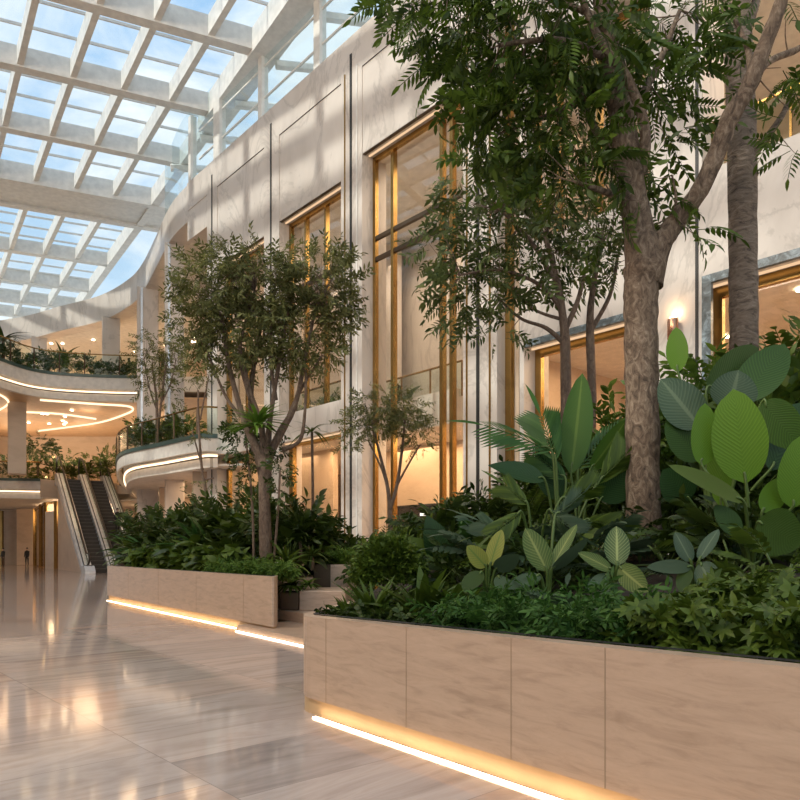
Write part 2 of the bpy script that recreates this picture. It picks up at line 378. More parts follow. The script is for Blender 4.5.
for p, r in (((-13.3, 41.3), .55), ((-17.4, 48.3), .7)):
    d = Vector(p).normalized(); q = Vector(p)-d*(r+.03)
    n = Vector((-d.y, d.x))
    for k in (.55,):
        e = q+n*r*k; trim(MB().beam(e-n*.07, e+n*.07, .1, 7, 19.3), STEEL)
B3 = [(p.x, p.y) for p in spline([(-28, 34, 0), (-26.6, 41, 0), (-25.9, 45, 0), (-25.1, 48, 0), (-22.9, 49.3, 0), (-18.7, 49.9, 0), (-17.4, 49.2, 0)], 6)]
def inset(poly, d):
    out = []; n = len(poly)
    for i in range(n):
        a = Vector(poly[max(i-1, 0)]); b = Vector(poly[min(i+1, n-1)]); t = (b-a).normalized(); m = Vector((-t.y, t.x)); out.append(tuple(Vector(poly[i])+m*d))
    return out
BACK3 = [(-9, 50), (-6, 80), (-60, 80), (-60, 34)]
struct(MB().prism(inset(B3, .5)+BACK3, 12.75, 13.8).build('floor_third', PALE))
struct(MB().prism(inset(B3, .55)+BACK3, 12.2, 12.34).build('ceiling_second', WOODC))
struct(MB().ribbon(inset(B3, .05), 12.9, 13.9, .12).build('trim_fascia_third', PALE))
struct(MB().ribbon(inset(B3, .5), 12.15, 12.62, .3).build('trim_fascia_third_lower', PALE))
tag(MB().ribbon(inset(B3, .28), 12.70, 12.80, .06).build('light_strip', LEDC), 'warm cove light strip along the upper curved balcony edge', 'light strip')
Z2 = 7.0
B2a = [(p.x, p.y) for p in spline([(-48, 50, 0), (-38, 52.2, 0), (-31, 53.5, 0), (-27.9, 54.3, 0)], 5)]
B2m = [(-27.9, 54.3), (-27.2, 55.3), (-23.4, 57.9)]
B2b = [(p.x, p.y) for p in spline([(-21.8, 57.2, 0), (-20.6, 52, 0), (-18.2, 45, 0), (-15.6, 39.4, 0), (-12.5, 36.2, 0), (-9.7, 33.5, 0), (-8.7, 33.4, 0)], 5)]
FULL2 = B2a+B2m[1:]+B2b
BACK2 = [(-7.3, 33.9), (-8.2, 36), (-2, 42), (-6, 80), (-60, 80), (-60, 50)]
struct(MB().prism(inset(FULL2, .4)+BACK2, 6.15, 6.9).build('floor_second', PALE))
struct(MB().prism(inset(FULL2, .8)+BACK2, 5.6, 5.7).build('ceiling_ground', PALE))
for nm, B in (('far', B2a), ('near', B2b)):
    struct(MB().ribbon(inset(B, .05), 6.2, 7.0, .12).build('trim_fascia_second_'+nm, PALE))
    struct(MB().ribbon(inset(B, .7), 5.5, 5.95, .3).build('trim_fascia_second_lower_'+nm, PALE))
    tag(MB().ribbon(inset(B, .42), 6.0, 6.1, .06).build('light_strip', LEDC), 'warm cove light strip under the '+('level two edge beyond the escalators' if nm == 'far' else 'balcony right of the escalators'), 'light strip')
struct(MB().ribbon(B2m, 5.6, 7, .1).build('trim_escalator_head', TANWALL))
# back walls
struct(MB().box(-60, 0, 72, 72.5, 0, 5.6).build('wall_far_ground', TANWALL))
struct(MB().box(-60, 0, 66, 66.4, 7, 12.2).build('wall_far_second', TANWALL))
struct(MB().box(-60, 0, 66.5, 67, 13.8, 20).build('wall_far_third', TANWALL))
struct(MB().prism([(-12.4, 40.6), (-14.9, 45.2), (-19.4, 52.3), (-22.9, 55.6), (-27.3, 58.1), (-33, 61.2), (-44, 65), (-60, 80), (-5, 80), (-2, 42), fp(US, -5, 0)[:2], fp(UA, -1.3, 0)[:2]], 19.35, 19.8).build('ceiling_third', PALE))
struct(MB().prism([(-10, 66), (-2, 42), (-1.6, 42.2), (-9.6, 66)], 0, 19.4).build('wall_far_side', TANWALL))
column((-27.9, 51), .6, 7, 12.3, TANWALL); column((-37.5, 70), .75, 0, 5.6, TANWALL); column((-17, 56), .8, 0, 5.6, TANWALL)
column((-12.2, 41.5), .7, 0, 5.6, TANWALL) if False else None
column((-10.4, 37.2), .6, 0, 5.6, TANWALL); column((-15.3, 47), .8, 0, 5.6, TANWALL)
# light lines on the timber ceiling
def cl(pts, label, z=12.12):
    q = [atz(x, y, z) for x, y in pts]
    tag(MB().tube(spline(q, 5), .07, 6).build('light_strip', LED), label, 'light strip')
cl([(40, 400), (95, 404), (126, 406), (133, 409.5), (126, 414), (102, 422), (70, 427), (38, 431)], 'looping warm light line on the timber ceiling')
cl([(24, 412), (60, 414), (96, 419)], 'short faint light line inside the looping ceiling light')
cl([(-14, 391), (0, 395), (8, 401), (6, 406), (-6, 413)], 'hooked light line beside the round ceiling column')

# glass balustrades
def balustrade(poly, z, h, label, step=1.6):
    poly = inset(poly, .0)
    r = thing('balustrade', (poly[0][0], poly[0][1], z), label, 'balustrade')
    MB().ribbon(poly, z-.15, z+h-.05, .03).build('glass_panel', RAILG, r)
    MB().tube([(a, b, z+h) for a, b in poly], .045, 6).build('handrail', BRASS, r)
    MB().ribbon(poly, z-.22, z-.02, .12).build('base_shoe', simple('green black shoe', (.05, .09, .075), .4), r)
    acc = 0; last = None
    for i in range(len(poly)-1):
        a, b = Vector(poly[i]), Vector(poly[i+1]); acc += (b-a).length
        if acc > step:
            acc = 0; MB().box(b.x-.035, b.x+.035, b.y-.035, b.y+.035, z-.1, z+h).build('post', BRONZE, r)
    return r
balustrade(inset(B3, -.02)[:-1], 13.95, 1.4, 'curved glass balustrade with brass rail around the upper planted balcony')
balustrade(inset(B2a, -.02), 7.05, 1.25, 'glass balustrade along level two left of the escalator heads')
balustrade([(-23.2, 58.0), (-21.8, 57.3)]+inset(B2b, -.02)[1:8], 7.05, 1.25, 'glass balustrade running back from the escalator heads')
balustrade(inset(B2b, -.02)[8:], 7.05, 1.25, 'glass balustrade on the balcony over the leafy planter')
def frail(x0, x1, v, z, h, label):
    r = thing('balustrade', fp(U(x0), v, z), label, 'balustrade')
    ua, ub = (U(x0), U(x1)) if v > -2 else (Uv(x0, v), Uv(x1, v))
    MB().fbox(ua, ub, v-.015, v+.015, z, z+h-.05).build('glass_panel', RAILG, r)
    MB().tube([fp(ua, v, z+h), fp(ub, v, z+h)], .045, 6).build('handrail', BRASS, r)
    n = max(2, int((ub-ua)/1.5))
    for i in range(n+1):
        u = ua+(ub-ua)*i/n; MB().fbox(u-.025, u+.025, v-.025, v+.025, z, z+h).build('post', BRASS, r)
frail(279.5, 340.5, -.9, 7.4, 1.1, 'brass railed balustrade above the white balcony band')
frail(375, 462, -2.4, 7.2, 1.3, 'brass railed balustrade inside the tallest glazed bay')
frail(703, 990, -.5, 10.5, 1.35, 'glass balustrade behind the ringed trunk')

# ------------------------------------------------------------------ roof
nb = [0]
ZR = 25.0
RD = Vector((-.71, 1)).normalized()
CD = Vector((.92, .39)).normalized()
def rb(a, b, w, z0, z1, mat=WHITEB): return struct(MB().beam(a, b, w, z0, z1).build('roof_beam', mat))
E0 = Vector((-4.1, 29.9))
def edge_at(D): return E0+Vector((-.71, 1))*(D-29.9)
def cross_end(p): # where a cross beam starting at p (going right) meets the edge beam
    # p + CD*k on edge line
    k = ((p.x-E0.x)+.71*(p.y-E0.y))/-(CD.x+.71*CD.y)
    return p+CD*k
rb(edge_at(6), edge_at(39.2), 1.25, 24.85, 26.0); rb(edge_at(39.2), edge_at(85), .5, 24.9, 26.0)
crosses = [(257, 54), (216, 116), (175, 165)]
ys = []
for x, y in crosses: ys.append(atz(x, y, ZR).xy)
far = [((0, 250)), ((0, 280)), ((0, 301)), ((0, 315))]
for x, y in far: ys.append(atz(x, y, ZR).xy)
near = [ys[0]+RD*-5.8*k for k in range(1, 6)]
for p in ys+near:
    e = cross_end(Vector(p)); rb(e, e-CD*34, .55, ZR, ZR+1.0)
p3 = (atz(182, 213, ZR).xy+atz(172, 231, ZR).xy)/2
e = cross_end(Vector(p3)); 
struct(MB().beam(e+CD*1.5-RD*2.0, e-CD*40-RD*2.0, .5, ZR-.15, ZR+1.0).beam(e+CD*1.5+RD*1.7, e-CD*40+RD*1.7, .5, ZR-.15, ZR+1.0).beam(e+CD*1.5, e-CD*40, 3.6, ZR+.03, ZR+1.0).build('roof_beam', WHITEB))
for k in range(1, 15): # rafters
    o_ = CD*(-2.35*k-.15)
    rb(edge_at(6)+o_, edge_at(85)+o_, .28, ZR+.08, ZR+1.0)
# glazing bars
for i in range(-11, 26):
    c0 = Vector(ys[0])+RD*(1.95*i); e = cross_end(c0)
    struct(MB().beam(e, e-CD*34, .07, ZR+.95, ZR+1.08).build('glazing_bar', WHITEB))
g0 = edge_at(4); g1 = edge_at(88)
fr1 = g0+Vector((6, 0)); fr2 = g1+Vector((6, 3))
lft = g0-CD*13; lf2 = g1-CD*36
struct(MB().prism([tuple(fr1), tuple(fr2), tuple(lf2), tuple(lft)], ZR+1.1, ZR+1.14).build('window_skylight', ROOFG))
# unseen outer roof glazed to let in more daylight, left wall, glazed back wall
struct(MB().prism([tuple(lft), tuple(lf2), (-90, 90), (-90, -20), (lft.x, -20)], ZR+1.1, ZR+1.14).build('window_skylight_outer', ROOFG))
struct(MB().prism([tuple(lft), (lft.x, -20), (30, -20), (30, g0.y), tuple(fr1)], ZR+1.1, ZR+1.14).build('window_skylight_rear', ROOFG))
struct(MB().prism([(-11, -16), (-12, -16), (-52, 52), (-51, 52)], 0, 26).build('wall_left', MARBLE))
struct(MB().box(-14, 40, -16.5, -16.4, 0, 26).build('window_back', ROOFG))
for x_ in range(-12, 40, 6): struct(MB().box(x_-.15, x_+.15, -16.4, -16, 0, 26).build('window_post', WHITEB))
struct(MB().box(26, 27, -16, 20, 0, 26).build('wall_side', MARBLE))
# clerestory above the parapet
cl_poly = [fp(UE, -.7, 0)[:2], fp(US, -.7, 0)[:2]]+[c_ for c_ in CURVE if 39 < c_[1] < 45]
struct(MB().ribbon(cl_poly, 21.3, 26.1, .03).build('window_clerestory', CLERG))
for D, wd in ((14, .3), (17.5, .3), (21, .3), (25.6, .35), (29.3, .45), (32.8, .35), (36.1, .7), (38.5, .3)):
    u = (40-D)*1.3359
    struct(MB().fbox(u-wd/2, u+wd/2, -.9, -.55, 21.3, 25.6).build('clerestory_post', WHITEB))
for i, z in enumerate((22.9, 24.4)):
    struct(MB().fbox(US, UE, -.76, -.68, z-.04, z+.04).build('clerestory_rail', WHITEB))
for i in range(9): # steel fins of the outer roof seen through the clerestory
    u = -2+4.0*i
    a = Vector(fp(u, -1.2, 24.6)); b = Vector(fp(u+3, -9, 25.8))
    struct(MB().tube([a, b], .22, 6).build('outer_roof_beam', WHITEB))
# ------------------------------------------------------------------ escalators
ED = Vector((-.5637, .826)); EP = Vector((.826, .5637)); EB = Vector((-20.6, 46.0)); RUN, RISE = 10.3, 7.0
def ep(s, o, z): p = EB+ED*s+EP*o; return Vector((p.x, p.y, z))
def slope(s): return 0 if s < 0 else (RISE if s > RUN else RISE*s/RUN)
def escalator(o0, o1, label):
    r = thing('escalator', ep(0, (o0+o1)/2, 0), label, 'escalator', 'escalator pair')
    ST = MB(); n = 26; hw0, hw1 = o0+.3, o1-.3
    prof = [(-1.2, 0.02)]
    for i in range(n): s0 = RUN*i/n; z = RISE*(i+1)/n; prof += [(s0, z-RISE/n), (s0, z)]
    prof += [(RUN, RISE), (RUN+1.6, RISE)]
    vs = []; fs = []
    for s_, z in prof: vs += [ep(s_, hw0, z), ep(s_, hw1, z)]
    fs = [(2*i, 2*i+1, 2*i+3, 2*i+2) for i in range(len(prof)-1)]
    ST.add(vs, fs).build('steps', STEPM, r)
    # bright nosing edge of every step stays in one mesh
    nz = MB()
    for i in range(n):
        s0 = RUN*i/n; z = RISE*(i+1)/n
        nz.hexa([ep(s0-.02, hw0, z-.06), ep(s0-.02, hw1, z-.06), ep(s0+.05, hw1, z-.06), ep(s0+.05, hw0, z-.06), ep(s0-.02, hw0, z+.005), ep(s0-.02, hw1, z+.005), ep(s0+.05, hw1, z+.005), ep(s0+.05, hw0, z+.005)])
    nz.build('step_nosing', simple('step edge', (.11, .095, .08), .4, .5), r)
    return r
def bal(o, wdt, r):
    ss = [-1.3, -.9, 0, RUN, RUN+.9]
    d = MB()
    for a, b in zip(ss[:-1], ss[1:]):
        za, zb = slope(a), slope(b); ha = .15 if a < -1 else .48; hb = .48
        lo = lambda z: max(0, z-.45)
        d.hexa([ep(a, o-wdt/2, lo(za)), ep(a, o+wdt/2, lo(za)), ep(b, o+wdt/2, lo(zb)), ep(b, o-wdt/2, lo(zb)), ep(a, o-wdt/2, za+ha), ep(a, o+wdt/2, za+ha), ep(b, o+wdt/2, zb+hb), ep(b, o-wdt/2, zb+hb)])
    d.build('balustrade_deck', STEEL, r)
    sg = MB()
    for a, b in zip((-.6, 0, RUN), (0, RUN, RUN+1.6)):
        za, zb = slope(a), slope(b)
        sg.hexa([ep(a, o-.01, za+.45), ep(a, o+.01, za+.45), ep(b, o+.01, zb+.45), ep(b, o-.01, zb+.45), ep(a, o-.01, za+1.2), ep(a, o+.01, za+1.2), ep(b, o+.01, zb+1.25), ep(b, o-.01, zb+1.25)])
    sg.build('balustrade_glass', RAILG, r)
    hp = [ep(-.5, o, .55), ep(-.9, o, .7), ep(-.95, o, 1.0), ep(-.7, o, 1.25), ep(0, o, 1.3), ep(RUN, o, RISE+1.35), ep(RUN+.6, o, RISE+1.75), ep(RUN+1.6, o, RISE+1.9), ep(RUN+2.1, o, RISE+1.6), ep(RUN+2.2, o, RISE+1.0), ep(RUN+2.0, o, RISE+.5)]
    MB().tube(hp, .06, 8).build('handrail', RUBBER, r, True)
    gr = MB()
    for q in (-.12, .12): gr.tube([ep(-1.0, o+q*wdt/.5, .5), ep(0, o+q*wdt/.5, .5), ep(RUN, o+q*wdt/.5, RISE+.5), ep(RUN+.9, o+q*wdt/.5, RISE+.5)], .03, 6)
    gr.build('deck_groove', DARK, r)
e1 = escalator(0, 1.65, 'dark stepped escalator of the pair, nearer the open shopfronts'); bal(0, .62, e1); bal(1.65, .62, e1)
sk = MB()
for a, b in ((0, RUN),):
    sk.hexa([ep(a+.1, -.2, 0), ep(a+.1, -.12, 0), ep(b, -.12, 0), ep(b, -.2, 0), ep(a+.1, -.2, .05), ep(a+.1, -.12, .05), ep(b, -.12, RISE-.5), ep(b, -.2, RISE-.5)])
sk.build('side_panel', TANWALL, e1)
e2 = escalator(1.65, 3.3, 'dark stepped escalator of the pair, carrying a person in black'); bal(3.3, .55, e2)
# people ------------------------------------------------------------
def person(loc, face, h, label, top, bot):
    r = thing('person', loc, label, 'person')
    k = h/1.75
    me = bpy.data.meshes.new('body'); 
    pts = [(0, 0, .95), (0, 0, 1.15), (0, 0, 1.38), (0, 0, 1.5), (0, .01, 1.58), (0, .02, 1.70),
           (.17, 0, 1.40), (.21, .02, 1.12), (.20, .1, .90), (.19, .14, .80), (-.17, 0, 1.40), (-.21, .02, 1.12), (-.20, .1, .90), (-.19, .14, .80),
           (.09, 0, .88), (.10, .03, .48), (.10, 0, .07), (.10, .14, .04), (-.09, 0, .88), (-.10, .0, .48), (-.10, -.04, .07), (-.10, .10, .04)]
    rad = [.14, .125, .15, .06, .075, .08, .06, .045, .036, .035, .06, .045, .036, .035, .09, .065, .045, .04, .09, .065, .045, .04]
    ed = [(0, 1), (1, 2), (2, 3), (3, 4), (4, 5), (2, 6), (6, 7), (7, 8), (8, 9), (2, 10), (10, 11), (11, 12), (12, 13), (0, 14), (14, 15), (15, 16), (16, 17), (0, 18), (18, 19), (19, 20), (20, 21)]
    me.from_pydata([Vector(p)*k for p in pts], ed, [])
    o = bpy.data.objects.new('body', me); COL.objects.link(o)
    sm = o.modifiers.new('skin', 'SKIN'); 
    for i, sv in enumerate(me.skin_vertices[0].data): sv.radius = (rad[i]*k, rad[i]*k); sv.use_root = (i == 0)
    ss = o.modifiers.new('sub', 'SUBSURF'); ss.levels = 2; ss.render_levels = 2
    dg = bpy.context.evaluated_depsgraph_get(); em = bpy.data.meshes.new_from_object(o.evaluated_get(dg))
    bpy.data.objects.remove(o)
    for m in (SKIN, top, bot, CLOTHK): em.materials.append(m)
    for p in em.polygons:
        z = p.center.z/k; x = abs(p.center.x)/k
        p.material_index = 3 if z < .1 else 2 if z < .93 and x < .17 else 0 if (z > 1.5 or (z < .86 and x > .15)) else 1
        p.use_smooth = True
    b = bpy.data.objects.new('body', em); COL.objects.link(b); b.parent = r
    hr = MB().lathe([(.02, .0), (.075, .02), (.092, .07), (.085, .12), (.05, .165), (.01, .18)], (0, -.015, 1.62), 12)
    hr.v = [(x*k, y*k, z*k) for x, y, z in hr.v]
    ho = hr.build('hair', HAIR, None, True); ho.parent = r
    r.rotation_euler = (0, 0, face); return r
s_ = 3.7
person(ep(s_, 2.75, slope(s_)+.27), R(215), 1.72, 'person in black clothes riding down the escalator', CLOTHK, CLOTHK)
person(atz(27, 566, 0), R(180), 1.7, 'person in dark clothes standing beside the brass shopfront', CLOTHK, CLOTHK)
person(atz(3, 566, 0), R(160), 1.68, 'person in dark top near the shop column at the floor edge', simple('charcoal cloth', (.05, .045, .04), .8), simple('brown cloth', (.14, .09, .06), .8))
# brass framed glass kiosk by the escalator
k = thing('glass_kiosk', atz(48, 567, 0), 'brass framed glass enclosure beside the escalator foot', 'kiosk')
K0 = P(48, 565, 62)
kp = [(P(x, 560, D).x, P(x, 560, D).y) for x, D in ((35, 66), (41, 60), (46, 57), (56, 56), (60, 60))]
for a in kp: MB().box(a[0]-.12, a[0]+.12, a[1]-.12, a[1]+.12, 0, 5.4).build('post', BRASS, k)
MB().beam(kp[2], kp[3], .2, 0, 4.6).build('stone_panel', TANWALL, k)
MB().ribbon(kp, .1, 5.2, .03).build('glass_panel', GLASS, k)
MB().ribbon(kp, 5.2, 5.4, .16).build('top_rail', BRASS, k)
for i, (x, w_) in enumerate(((24, .5), (30, 1.2), (64, .6))):
    p = P(x, 560, 71.6); struct(MB().box(p.x-w_/2, p.x+w_/2, 71.4, 72, 0, 5).build('door_%d' % (i+1), BRONZE if i != 1 else DARK))
for i, x in enumerate((2, 22, 27, 34, 40, 62)):
    p = P(x, 560, 71.3); trim(MB().box(p.x-.12, p.x+.12, 71.1, 71.4, 0, 5.5), BRASS)

# ------------------------------------------------------------------ stone planters
def planter(A, B, zA, zB, depth, label, joints, rad=.3, toe=.05, z_b=.155, ext=0, skew=0, skl=0):
    A = Vector(A); B = Vector(B); d = (B-A).normalized(); n = Vector((-d.y, d.x))  # n points away from viewer side
    if n.y < 0: n = -n
    Lg = (B-A).length
    def zt(s): return zA+(zB-zA)*s/Lg
    def q(s, t): p = A+d*(s*(Lg-skew*t)/Lg+skl*t*(1-s/Lg))+n*t; return p
    def outline(s0, s1, t0, t1, r):
        pts = []
        for cx, cy, a0 in ((s0+r, t0+r, 180), (s1-r, t0+r, 270), (s1-r, t1-r, 0), (s0+r, t1-r, 90)):
            for i in range(7): a = R(a0+15*i); pts.append((cx+r*math.cos(a), cy+r*math.sin(a)))
        return pts
    root = thing('stone_planter', (A.x, A.y, 0), label, 'planter')
    ou = outline(0, Lg, 0, depth, rad); inn = outline(.13, Lg-.13, .13, depth-.13, max(.05, rad-.13))
    m = MB(); vs = []; n_ = len(ou)
    for (s, t) in ou: p = q(s, t); vs.append((p.x, p.y, z_b))
    for (s, t) in ou: p = q(s, t); vs.append((p.x, p.y, zt(s)))
    for (s, t) in inn: p = q(s, t); vs.append((p.x, p.y, zt(s)))
    for (s, t) in inn: p = q(s, t); vs.append((p.x, p.y, zt(s)-.14))
    fs = []
    for i in range(n_):
        j = (i+1) % n_
        for k_ in range(3): fs.append((k_*n_+i, k_*n_+j, (k_+1)*n_+j, (k_+1)*n_+i))
    fs.append(tuple(range(n_)))
    m.add(vs, fs).build('planter_body', TRAV, root)
    JM = simple('joint mortar', (.42, .30, .20), .8)
    for s_ in joints:
        qs = [q(s_-.004, -.0025), q(s_+.004, -.0025), q(s_+.004, .02), q(s_-.004, .02)]
        MB().hexa([(p.x, p.y, z_b) for p in qs]+[(p.x, p.y, zt(s_)-.001) for p in qs]).build('panel_joint', JM, root)
    rim = MB(); ri = outline(.13, Lg-.13, .13, depth-.13, max(.05, rad-.13)); r2 = outline(.2, Lg-.2, .2, depth-.2, .05)
    vs = [(q(s, t).x, q(s, t).y, zt(s)+.006) for s, t in ri]+[(q(s, t).x, q(s, t).y, zt(s)+.006) for s, t in r2]
    rim.add(vs, [(i, (i+1) % n_, n_+(i+1) % n_, n_+i) for i in range(n_)]).build('metal_liner', DARK, root)
    toeo = outline(toe*.6, Lg-toe, toe, depth-toe, max(.05, rad-.1))
    MB().prism([tuple(q(s, t)) for s, t in toeo], 0, z_b+.01).build('plinth', simple('gold toned plinth', (.58, .40, .22), .5), root)
    ls = MB(); a, b = q(toe*.6+.3, toe-.075), q(Lg-toe-.1-ext, toe-.075)
    ls.beam(a, b, .035, .002, .014)
    ls.build('light_strip', emit('plinth light', (1, .74, .46), 9), root)
    so = MB(); nu, nv = 24, 14; vs = []
    for i in range(nu+1):
        for j in range(nv+1):
            s = .2+(Lg-.4)*i/nu; t = .2+(depth-.4)*j/nv; p = q(s, t)
            vs.append((p.x, p.y, zt(s)-.1+.55*min(1, max(0, (t-.8)/3.0))+.03*random.random()))
    so.add(vs, [(i*(nv+1)+j, (i+1)*(nv+1)+j, (i+1)*(nv+1)+j+1, i*(nv+1)+j+1) for i in range(nu) for j in range(nv)]).build('soil', SOIL, root, True)
    return lambda p: (lambda rel: zt(rel.dot(d))-.1+.55*min(1, max(0, (rel.dot(n)-.8)/3.0)))(Vector((p[0], p[1]))-A)
A1 = Vector((-.905, 6.46)); B1 = Vector((1.80, 3.16)); d1 = (B1-A1).normalized(); L1 = (B1-A1).length
soil1 = planter(A1-d1*.1, B1+d1*3.2, .89, .968+.0183*3.2, 7.2, 'long warm travertine planter nearest the camera, lit along its base', [.5, 1.6, 2.65, 3.35, 4.4, 5.4], .24, skl=-.8)
A2 = Vector((-8.85, 21.0)); B2 = Vector((-2.1, 12.05))
soil2 = planter(A2, B2, 1.03, 1.03, 3.3, 'travertine planter with a multi-stemmed tree near the escalators', [2.4, 4.9, 7.4, 9.8], .3, ext=1.6, skew=2.0)
# steps and small boxes behind the second planter
st = MB(); f0 = Vector((-3.0, 12.9)); f1 = Vector((-.9, 10.1)); nn = Vector((.79, .61))
st.prism([tuple(f0), tuple(f1), tuple(f1+nn*4), tuple(f0+nn*4)], 0.03, .12)
plat = tag(st.build('stone_step', TRAV), 'low travertine step with a glowing edge between the planters', 'step')
tag(MB().beam(f0-nn*.02, f1-nn*.02, .035, .002, .018).build('light_strip', emit('step light', (1, .80, .60), 6)), 'bright light strip along the low step between the planters', 'light strip')
g0_ = Vector((-2.6, 14.2)); g1_ = Vector((-.8, 11.9))
tag(MB().prism([tuple(g0_), tuple(g1_), tuple(g1_+nn*3), tuple(g0_+nn*3)], .12, .30).build('stone_step', TRAV), 'upper travertine step under the dark square pot', 'step')
pt = thing('square_pot', P(291, 613, 14.0), 'dark bronze square pot beside the planter end', 'pot')
a = P(291, 613, 14.0); 
MB().box(a.x-.2, a.x+.17, 13.9, 14.4, .3, .66).build('pot_body', BRONZE, pt, bevel=.02); MB().box(a.x-.17, a.x+.14, 13.93, 14.37, .655, .665).build('soil', SOIL, pt)
tag(MB().box(P(300, 600, 14).x, P(346, 600, 14).x, 13.9, 15.2, .3, .69).build('stone_bench', TRAV, None, bevel=.015), 'low travertine block behind the near planter end', 'block')
bed = thing('stone_planter', (-1.9, 16, 0), 'low planting bed tucked behind the planter with the multi-stemmed tree', 'planter')
bp_ = [(P(284, 0, 15.2).x, 15.2), (P(313, 0, 15.2).x, 15.2), (P(313, 0, 19).x, 19), (-9.5, 23.5), (-8.9, 22)]
MB().prism(bp_, 0, .9).build('planter_body', TRAV, bed); MB().prism(inset(bp_, .15), .9, .95).build('soil', SOIL, bed)
pb = thing('stone_planter', P(332, 590, 16), 'small square travertine planter behind the clipped round bush', 'planter')
MB().box(P(314.5, 590, 16).x, P(356, 590, 16).x, 15.9, 17.2, .3, 1.17).build('planter_body', TRAV, pb, bevel=.015); MB().box(P(317, 590, 16).x, P(353, 590, 16).x, 15.97, 17.1, 1.165, 1.175).build('soil', SOIL, pb)
MB().box(P(314.4, 590, 16).x, P(331, 590, 16).x, 15.88, 15.9, .5, 1.17).build('dark_panel', BRONZE, pb)
tag(MB().fbox(U(300), U(330), 3.5, 4.0, 0, .5).build('stone_bench', TRAV), 'travertine kerb in front of the low shop opening', 'block') if False else None

# ------------------------------------------------------------------ foliage toolkit
def T_leaf(Ln, W, n=4, fold=.18, droop=.25, a=.8, b=.9, y0=0):
    v = []; uv = []; f = []
    for i in range(n+1):
        t = i/n; w_ = W/2*max(.0, math.sin(math.pi*min(1, t**a)))**b
        if i == 0: w_ = W*.03
        z = -droop*Ln*t*t; y = Ln*t*(1-.25*droop*t)
        for sgn in (-1, 0, 1):
            v.append((sgn*w_, y0+y, z+abs(sgn)*fold*w_)); uv.append((.5+.5*sgn, t))
    for i in range(n):
        for j in range(2): f.append((3*i+j, 3*i+j+1, 3*i+4+j, 3*i+3+j))
    return np.array(v), f, np.array(uv)
def merge(parts): # parts: (template, 3x3, pos)
    V = []; Fc = []; UV = []; o = 0
    for (v, f, uv), M, p in parts:
        V.append(v @ np.asarray(M).T+np.asarray(p)); Fc += [tuple(i+o for i in q) for q in f]; UV.append(uv); o += len(v)
    return np.concatenate(V), Fc, np.concatenate(UV)
def orient(d, up=(0, 0, 1), roll=0, sc=1):
    y = np.array(d, float); y /= np.linalg.norm(y)+1e-9
    z = np.array(up, float); z = z-y*np.dot(z, y)
    if np.linalg.norm(z) < 1e-3: z = np.array((1., .3, 0)); z = z-y*np.dot(z, y)
    z /= np.linalg.norm(z); x = np.cross(y, z)
    if roll: z, x = z*math.cos(roll)+x*math.sin(roll), x*math.cos(roll)-z*math.sin(roll)
    return np.stack([x, y, z], 1)*sc
def rodT(pts, r):
    m = MB().tube([Vector(p) for p in pts], r, 4, False); return np.array(m.v), m.f, np.full((len(m.v), 2), .5)
def T_pinnate(Ln, pairs, lw, ll, droop=.3, ang=55, n=3, start=.2, taper=.35):
    parts = []; lf = T_leaf(ll, lw, n, .12, .2)
    pos = lambda t: np.array((0, Ln*t*(1-.2*droop*t), -droop*Ln*t*t))
    parts.append((rodT([pos(0), pos(.5), pos(1)], .006*Ln+.002), np.eye(3), (0, 0, 0)))
    for i in range(pairs):
        t = start+(1-start)*i/pairs; s_ = 1-taper*abs(2*t-.9)
        tang = pos(min(1, t+.05))-pos(t-.05); tang /= np.linalg.norm(tang)
        for sg in (-1, 1):
            d = tang*math.cos(R(ang))+np.array((sg, 0, -.18))*math.sin(R(ang))
            parts.append((lf, orient(d, (0, 0, 1), sg*.2, s_), pos(t)))
    parts.append((lf, orient(pos(1)-pos(.9), (0, 0, 1)), pos(1)))
    return merge(parts)
def T_whorl(k, ll, lw, droop=.35, up=.25):
    lf = T_leaf(ll, lw, 3, .15, droop); parts = []
    for i in range(k):
        a = 2*math.pi*i/k+.2; parts.append((lf, orient((math.cos(a), math.sin(a), up), (0, 0, 1), 0, .85+.3*((i*7) % 3)/3), (0, 0, 0)))
    return merge(parts)
def T_twig(k, Ln, ll, lw, seed=1): # twig with alternate oval leaves
    r_ = random.Random(seed); lf = T_leaf(ll, lw, 3, .2, .3); parts = [(rodT([(0, 0, 0), (0, Ln*.5, .01), (0, Ln, -.02)], .004), np.eye(3), (0, 0, 0))]
    for i in range(k):
        t = .15+.85*i/(k-1); sg = 1 if i % 2 else -1
        parts.append((lf, orient((sg*r_.uniform(.5, 1.1), r_.uniform(.5, 1), r_.uniform(-.5, .35)), (r_.uniform(-.3, .3), 0, 1), 0, r_.uniform(.75, 1.15)), (0, Ln*t, 0)))
    return merge(parts)
